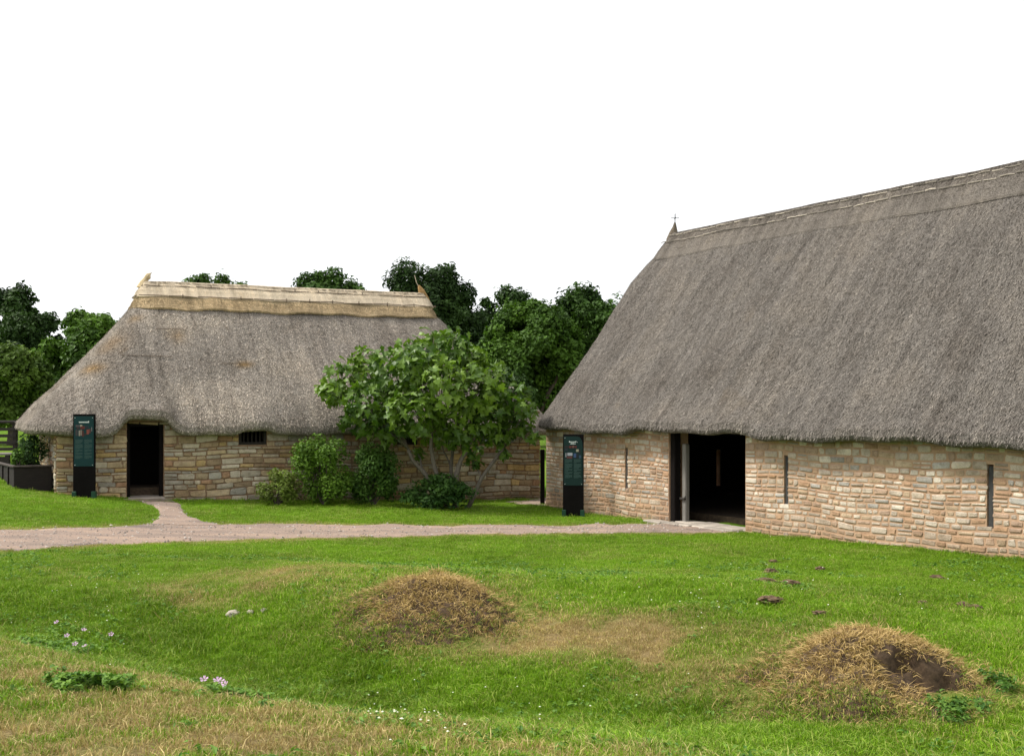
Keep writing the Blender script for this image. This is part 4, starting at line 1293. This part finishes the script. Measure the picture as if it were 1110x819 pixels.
# ---- fig tree
def fig_leaf(P, Nn, size, r):
    """five lobed leaf, one fan of triangles each"""
    n = len(P)
    t = r.normal(size=(n, 3)); t[:, 2] -= .9
    t -= Nn * (t * Nn).sum(1)[:, None]; t = unit(t); b = np.cross(Nn, t)
    prof = [(-.05, -.42), (.26, -.46), (.40, -.20), (.20, -.08), (.44, .20), (.20, .14), (.05, .58),
            (-.05, .58), (-.20, .14), (-.44, .20), (-.20, -.08), (-.40, -.20), (-.26, -.46)]
    prof = prof[1:7] + [(0, .60)] + prof[8:] + [(0, -.36)]
    s = (size * r.uniform(.6, 1.3, n))[:, None]
    cols = [P + Nn * 0]
    for (u, v) in prof:
        cols.append(P + b * s * u + t * s * v + Nn * s * (abs(u) * .28 - v * v * .45))
    V = np.stack(cols, 1).reshape(-1, 3)
    m = len(prof) + 1
    i = np.arange(n)[:, None] * m
    T = []
    for k in range(1, m):
        k2 = k + 1 if k + 1 < m else 1
        T.append(np.concatenate([i, i + k, i + k2], 1))
    return V, np.concatenate(T), m

FY = 29.4
fx = at_depth(490, FY); fz = gz(fx, FY)
fig = empty("fig_tree", (fx, FY, fz), 0, "spreading leafy fig tree with pale forked stems before the cottage wall", "tree")
r = np.random.default_rng(77)
fs = FY / F
fig_cl = []
for (fpx, fpy, lr, dy) in ((372, 412, 22, .2), (360, 428, 14, -.3), (395, 402, 24, .5), (400, 440, 26, -.6), (425, 410, 28, -.2), (440, 385, 20, .3), (455, 400, 26, -.9), (470, 378, 22, .1), (492, 376, 20, -.4),
                         (505, 395, 26, .6), (480, 420, 30, -1.2), (450, 445, 30, -1.0), (425, 460, 24, -.3), (515, 425, 30, -.7), (532, 412, 18, .1), (545, 432, 24, .2), (560, 440, 18, -.4), (530, 455, 26, -.2),
                         (495, 455, 28, -.3), (572, 446, 12, .1), (385, 455, 16, .3), (552, 462, 18, .4), (515, 388, 13, .3), (575, 470, 10, .0), (566, 424, 9, .2), (541, 397, 7, .5), (470, 470, 18, .7), (520, 475, 16, .8), (350, 420, 9, .0), (512, 500, 10, .1), (425, 470, 12, .3), (497, 474, 15, -.6), (545, 474, 12, -.2), (405, 464, 12, .2), (452, 492, 7, .3), (545, 492, 8, .2), (470, 368, 8, 0), (480, 366, 9, .2)):
    fig_cl.append((at_depth(fpx, FY) - fx, dy, CAMZ - (fpy - HOR) * fs - fz, lr * fs, lr * fs * 1.1, lr * fs))
k = MB()
stems = [((-.25, 0, 0), (-.75, -.1, .95), (-1.1, -.2, 1.5), .075), ((-.05, -.15, 0), (-.45, -.2, 1.1), (-.5, -.3, 1.9), .07), ((.08, -.1, 0), (.12, -.2, .85), (.45, -.2, 1.6), .085),
         ((.35, .1, 0), (.75, .0, .75), (1.3, .1, 1.5), .065), ((.1, .3, 0), (-.05, .4, 1.0), (.1, .5, 2.0), .06)]
tips = []
for (p0, p1, p2, rr) in stems:
    pts = np.array([p0, (np.array(p0) * .45 + np.array(p1) * .55 + r.normal(0, .04, 3)), p1, (np.array(p1) + p2) / 2 + r.normal(0, .05, 3), p2])
    pts[0, 2] = -.15
    k.tube(pts, [rr, rr * .9, rr * .78, rr * .68, rr * .58], 8)
    tips.append((pts[-1], rr * .55)); tips.append((pts[2], rr * .6))
for c in fig_cl:
    c3 = np.array(c[:3]); tb, tr = min(tips, key=lambda q: np.linalg.norm(q[0] - c3) + (.8 if q[0][2] > c3[2] else 0))
    limbs(tb, [c3], tr * .7, r, 6, k, .1)
    for j in range(3):
        limbs(c3 + (tb - c3) * .25, [c3 + r.normal(0, .6, 3) * np.array(c[3:6])], tr * .3, r, 4, k, .1)
k.build("trunk", M['fig_bark'], fig, True)
P, d, rad, kk = crown_points(fig_cl, 3200, r, .45, .45)
Nn = unit(d * .5 + np.array([0, -.2, .4]) + r.normal(0, .55, (len(P), 3)))
V, T, m_ = fig_leaf(P, Nn, .25, r)
t = np.clip(.45 * hash3(kk * 1.0, kk * .7, 0, 3) + .55 * r.uniform(size=len(P)), 0, 1)[:, None]
C = np.array([.030, .075, .008]) + (np.array([.17, .275, .030]) - np.array([.030, .075, .008])) * t ** 1.3
np_mesh("crown", V, [T], M['leaf_fig'], fig, np.repeat(C, m_, 0))

def shrub(px, Y, base_y, w, h, label, seed, n, size, cols, mat='leaf', nst=7, shell=.3, clumps=None, name="shrub", cat="bush", group="bushes under the cottage wall"):
    r = np.random.default_rng(seed)
    x = at_depth(px, Y); z0 = gz(x, Y); s = Y / F
    t = empty(name, (x, Y, z0), 0, label, cat, group)
    W, H = w * s / 2, h * s
    cl = []
    for i in range(16):
        d = unit(r.normal(size=3)); rr = r.uniform(.3, .48)
        cl.append((d[0] * W * .62, d[1] * W * .5, H * .52 + d[2] * H * .34, W * rr, W * rr, H * rr * .55))
    k = MB()
    limbs((0, 0, -.05), [(c[0] * .9, c[1] * .9, c[2]) for c in cl[:nst]], .022, r, 6, k, .12)
    k.build("stems", M['bark'], t)
    foliage("leaves", t, cl, n, size, cols, seed, M[mat], .55, shell, .45, .5)
    return t
shrub(301, 28.6, 547, 54, 40, "sparse reddish olive bush, leftmost of the bushes under the cottage wall", 201, 2200, .08, [(.055, .065, .014), (.15, .21, .035)], nst=14)
shrub(350, 29.0, 547, 76, 76, "tallest light green bush left of the fig tree", 202, 6500, .09, [(.030, .075, .008), (.135, .235, .026)], nst=14)
shrub(405, 29.2, 545, 66, 64, "dark green rounded bush between the tall light bush and the fig", 203, 6500, .095, [(.022, .06, .010), (.09, .17, .024)], nst=8)
shrub(468, 28.8, 548, 92, 38, "low dark leafy bush spreading around the foot of the fig tree", 204, 3200, .12, [(.016, .05, .010), (.07, .14, .025)], nst=8)

# plants in the planter
for (px, Y, w, h, lab, seed, cols) in ((36, 28.9, 34, 50, "tall white flecked green plant filling the timber planter by the wall", 211, [(.02, .055, .014), (.10, .17, .06)]),
                                       (20, 28.6, 18, 28, "small bright green plant in the left part of the timber planter", 212, [(.04, .09, .012), (.12, .22, .04)])):
    s_ = shrub(px, Y, 0, w, h, lab, seed, 1400 if w > 20 else 500, .09, cols, name="planter_plant", cat="plant", group="plants in the timber planter")
    s_.location.z = plz + .27

# ------------------------------------------------------------------ earth mounds with parched grass
def mound(cx, cy, rx, ry, h, label, seed, scoop, nst):
    r = np.random.default_rng(seed)
    z0 = gz(cx, cy)
    t = empty("grass_mound", (cx, cy, z0), 0, label, "mound", "dry grass mounds on the bank")
    n = 200
    g = np.linspace(-1.45, 1.45, n)
    U, W_ = np.meshgrid(g, g)
    hf = lambda u, w: mound_height(u, w, h, seed, scoop)
    X = U * rx; Y = W_ * ry
    Z = ground_z(X + cx, Y + cy) - z0 + hf(U, W_)
    Z = np.where(np.hypot(U, W_) > 1.3, Z - .06, Z - .012)
    idx = np.arange(n * n).reshape(n, n)
    q = np.stack([idx[:-1, :-1], idx[:-1, 1:], idx[1:, 1:], idx[1:, :-1]], -1).reshape(-1, 4)
    keep = (np.hypot(U, W_) < 1.40)[:-1, :-1].ravel()
    np_mesh("earth", np.c_[X.ravel(), Y.ravel(), Z.ravel()], [q[keep]], M['soil_warm'], t, None, True)
    # parched stalks in tangled locks drooping down the sides
    nl = nst // 9
    cu, cw = r.uniform(-1.4, 1.4, nl * 2), r.uniform(-1.4, 1.4, nl * 2)
    rad = np.hypot(cu, cw)
    ok = (rad < 1.40) & (r.uniform(size=nl * 2) < 1.2 - .62 * rad)
    if scoop:
        ok &= ~((cu > -.08) & (cu < .64) & (cw < -.25) & (cw > -.43))
        ok &= ~((cu > -.1) & (cu < .62) & (cw <= -.43) & (cw > -.9) & (r.uniform(size=nl * 2) < .30))
    cu, cw = cu[ok], cw[ok]
    lean = r.normal(0, .55, (len(cu), 2)); tone = r.uniform(size=len(cu))
    grn = r.uniform(size=len(cu)) < np.clip(.12 + 1.0 * (np.hypot(cu, cw) - .62) + .45 * fbm(cu * 2, cw * 2, 0, seed + 9), 0, .9)
    k = np.repeat(np.arange(len(cu)), 9); m_ = len(k)
    u = cu[k] + r.normal(0, .035, m_); w = cw[k] + r.normal(0, .035, m_)
    e = .02
    zz = hf(u, w); gu = (hf(u + e, w) - hf(u - e, w)) / (2 * e) / rx; gw = (hf(u, w + e) - hf(u, w - e)) / (2 * e) / ry
    base = np.c_[u * rx, w * ry, ground_z(u * rx + cx, w * ry + cy) - z0 + zz - .02]
    slope = np.clip(np.c_[-gu, -gw, np.zeros(m_)], -1.2, 1.2)
    L = r.uniform(.03, .125, m_)[:, None] * (1 + .5 * (r.uniform(size=(m_, 1)) < .08))
    dirn = unit(np.c_[lean[k] + r.normal(0, .40, (m_, 2)), r.uniform(.25, .9, m_)] + slope * .6)
    mid = base + dirn * L * .55
    tip = mid + unit(dirn + slope * .9 + np.array([0, 0, -.8]) + r.normal(0, .45, (m_, 3))) * L * .65
    sd = unit(np.cross(dirn, r.normal(size=(m_, 3)))) * (.0028 * r.uniform(.7, 1.5, m_))[:, None]
    V = np.stack([base - sd, base + sd, mid - sd * .9, mid + sd * .9, tip], 1).reshape(-1, 3)
    i = np.arange(m_) * 5
    Q = np.stack([i, i + 1, i + 3, i + 2], 1); T = np.stack([i + 2, i + 3, i + 4], 1)
    tt = np.clip(.55 * tone[k] + .45 * r.uniform(size=m_), 0, 1)[:, None]
    brown = np.array([.17, .10, .038]); straw = np.array([.62, .46, .20]); gr = np.array([.12, .19, .02])
    C = brown + (straw - brown) * tt ** 1.1
    isg = grn[k] & (r.uniform(size=m_) < .85)
    C[isg] = gr * r.uniform(.6, 1.5, (isg.sum(), 1))
    o = np_mesh("dry_grass", V, [Q, T], M['straw'], t, np.repeat(C, 5, 0))
    o["kind"] = "stuff"
    return t
M['soil_warm'] = simple_mat("dry_brown_earth", (.062, .040, .023), .98, 18, .55, 1.0)
mound(*MOUNDS[0][:5], "smaller brown dry grass mound left of centre on the bank", 301, False, 18000)
mound(*MOUNDS[1][:5], "bigger dry grass mound at right with a broken dark earth face", 302, True, 22000)

# ------------------------------------------------------------------ weeds with mauve flowers, small stones, molehills
def weed(px, py, wpx, dpx, label, seed, n, size, flowers, cols=((.045, .12, .012), (.15, .26, .035)), name="mallow_clump", group="flowering weed clumps in the grass"):
    r = np.random.default_rng(seed)
    x, y = on_ground([px], [py]); x, y = float(x[0]), float(y[0])
    z0 = gz(x, y); s = y / F
    t = empty(name, (x, y, z0), 0, label, "weed", group)
    W = wpx * s / 2; D = dpx * s / 2 * y / (CAMZ - z0) * .9
    a = r.uniform(0, 6.283, n); q = np.sqrt(r.uniform(size=n)) * (1 + .35 * np.sin(a * 3 + seed))
    X, Y = np.cos(a) * q * W, np.sin(a) * q * D
    okm = fbm((X + x) * 9, (Y + y) * 9, 0, seed, 2) > -.02
    X, Y = X[okm], Y[okm]; n = len(X)
    hgt = .03 + .07 * r.uniform(size=n)
    P = np.c_[X, Y, ground_z(X + x, Y + y) - z0 + hgt]
    Nn = unit(np.array([0, 0, 1.]) + r.normal(0, .4, (n, 3)))
    V, T, m_ = fig_leaf(P, Nn, size, r)
    c0, c1 = np.array(cols[0]), np.array(cols[1])
    C = c0 + (c1 - c0) * r.uniform(size=(n, 1))
    np_mesh("leaves", V, [T], M['leaf'], t, np.repeat(C, m_, 0))
    for j in range(flowers):
        fx_, fy_ = r.uniform(-.8, .8) * W, r.uniform(-.8, .8) * D
        fz_ = float(ground_z(np.array([fx_ + x]), np.array([fy_ + y]))[0]) - z0 + .12
        k = MB(); tilt = unit(np.array([r.normal(0, .25), -.55 + r.normal(0, .2), 1.]))
        e1 = unit(np.cross(tilt, [1, .1, 0])); e2 = np.cross(tilt, e1); c_ = np.array([fx_, fy_, fz_])
        for m2 in range(5):
            th = m2 * 2 * math.pi / 5
            dd = lambda ang, rad, up: c_ + (e1 * math.cos(ang) + e2 * math.sin(ang)) * rad + tilt * up
            g = r.uniform(.9, 1.1)
            k.add([dd(th, .003, 0), dd(th - .42, .022, .008), dd(th - .22, .031, .012), dd(th, .028, .012), dd(th + .22, .031, .012), dd(th + .42, .022, .008)], [[[0, 1, 2, 3, 4, 5]]], (.55 * g, .36 * g, .55 * g))
        k.build("flower", M['petal'], t)
    return t
weed(72, 708, 78, 50, "mallow clump with scattered mauve flowers, farthest left of the weeds", 401, 1500, .040, 5)
weed(98, 752, 100, 26, "flowerless leafy weed strip on the parched grass at lower left", 402, 1500, .040, 0)
weed(255, 756, 76, 26, "mallow clump with mauve flowers on dry grass below the small mound", 403, 1100, .040, 4)
weed(1036, 778, 54, 22, "dark leafy weed clump in front of the bigger mound, bottom right", 404, 420, .045, 0, ((.03, .085, .012), (.11, .20, .03)))
weed(1088, 748, 44, 20, "dark leafy weed clump right of the bigger mound, at the right edge", 405, 320, .045, 0, ((.03, .085, .012), (.10, .19, .03)))
weed(65, 690, 60, 14, "thin leafy weeds just above the leftmost mallow clump", 406, 300, .035, 1)

_r = np.random.default_rng(88)
_n = 5200
_y = np.sqrt(_r.uniform(25, 19 ** 2, _n)); _x = _r.uniform(-1, 1, _n) * (.5 * _y + .5)
_ok = (fbm(_x * .9, _y * .9, 0, 95, 3) > .12) & (dryness(_x, _y) < _r.uniform(.1, .75, _n)) & ~in_main_path(_x, _y) & ~in_buildings(_x, _y, .1)
_x, _y = _x[_ok], _y[_ok]; _n = len(_x)
_P, _N = [], []
for j in range(7):
    _a = _r.uniform(0, 6.283, _n); _d = _r.uniform(.01, .055, _n)
    _xx, _yy = _x + _d * np.cos(_a), _y + _d * np.sin(_a)
    _P.append(np.c_[_xx, _yy, ground_z(_xx, _yy) + _r.uniform(.02, .06, _n)])
    _N.append(unit(np.c_[np.cos(_a) * .5, np.sin(_a) * .5, np.ones(_n)] + _r.normal(0, .25, (_n, 3))))
_V, _T = leaf_quads(np.concatenate(_P), np.concatenate(_N), .042, _r, .55)
_c = np.array([.04, .11, .012]) + _r.uniform(size=(7 * _n, 1)) * np.array([.11, .15, .03])
tag(np_mesh("lawn_weeds", _V, [_T], M['leaf'], None, np.repeat(_c, 4, 0)), "small clover leaves and rosettes mixed into the lawn", "weeds", kind="stuff")
_k = MB()
for (px, py, sx, sy, cnt) in ((445, 785, 60, 26, 34), (700, 640, 200, 40, 30), (260, 540, 60, 12, 24), (130, 660, 120, 60, 22), (900, 640, 160, 30, 20), (560, 760, 160, 40, 16)):
    qx, qy = on_ground(px + _r.normal(0, sx / 2, cnt), np.clip(py + _r.normal(0, sy / 2, cnt), 532, 815))
    for (u, v) in zip(qx, qy):
        if in_main_path(np.array([u]), np.array([v]))[0]: continue
        zz = gz(u, v) + _r.uniform(.05, .09); w = _r.uniform(.006, .011)
        _k.add(_oct * w + np.array([u, v, zz]), [[[0, 1, 4], [1, 2, 4], [2, 3, 4], [3, 0, 4], [1, 0, 5], [2, 1, 5], [3, 2, 5], [0, 3, 5]]], (.75, .74, .68))
tag(_k.build("clover_flowers", M['petal']), "scattered tiny white clover flower heads in the lawn", "flowers", kind="stuff")

def rock(px, py, w, label, seed, mat='rock', cat="stone", name="loose_stone", group="pale stones in the bank", flat=.55):
    r = np.random.default_rng(seed)
    x, y = on_ground([px], [py]); x, y = float(x[0]), float(y[0])
    n, m_ = 22, 14
    V = []
    for i in range(m_ + 1):
        ph = math.pi * i / m_
        for j in range(n):
            th = 2 * math.pi * j / n
            V.append((math.sin(ph) * math.cos(th), math.sin(ph) * math.sin(th), math.cos(ph)))
    V = np.array(V)
    if mat == 'molehill':
        V *= (1 + .55 * fbm(V[:, 0] * 2.6 + seed * 3, V[:, 1] * 2.6, V[:, 2] * 2.6, seed, 3))[:, None]
    V *= (1 + .30 * fbm(V[:, 0] * 1.6 + seed, V[:, 1] * 1.6, V[:, 2] * 1.6, seed, 3))[:, None]
    V *= np.array([w / 2, w / 2 * r.uniform(.6, .9), w / 2 * flat])
    idx = np.arange((m_ + 1) * n).reshape(m_ + 1, n); nx = np.roll(idx, -1, 1)
    q = np.stack([idx[:-1], idx[1:], nx[1:], nx[:-1]], -1).reshape(-1, 4)
    o = np_mesh(name, V, [q], M[mat], None, None, False)
    o.location = (x, y, gz(x, y) + w * flat * (.34 if mat == 'molehill' else .18)); o.rotation_euler = (0, 0, r.uniform(0, 6))
    return tag(o, label, cat, group)
rock(253, 668, .17, "largest pale stone half buried in the grassy bank, leftmost of three", 501)
rock(271, 666, .11, "middle pale stone of three half buried in the grassy bank", 502)
rock(286, 664, .10, "smallest pale stone, rightmost of three half buried in the bank", 503)
rock(323, 759, .10, "flat pale stone lying in green grass below the small mound", 504, flat=.3)
M['molehill'] = simple_mat("crumbled_brown_soil", (.10, .066, .038), .98, 20, .55, 1.0)
for i, (px, py, w) in enumerate(((838, 610, .16), (889, 617, .20), (836, 624, .30), (829, 634, .34), (856, 636, .26), (836, 653, .26), (889, 665, .16), (1016, 629, .22), (1043, 657, .2), (1058, 659, .18), (1000, 653, .14))):
    rock(px, py, w * .9, "small crumbled brown molehill in the right lawn before the barn", 520 + i, 'molehill', "molehill", "molehill", "molehills in the right lawn", .35)
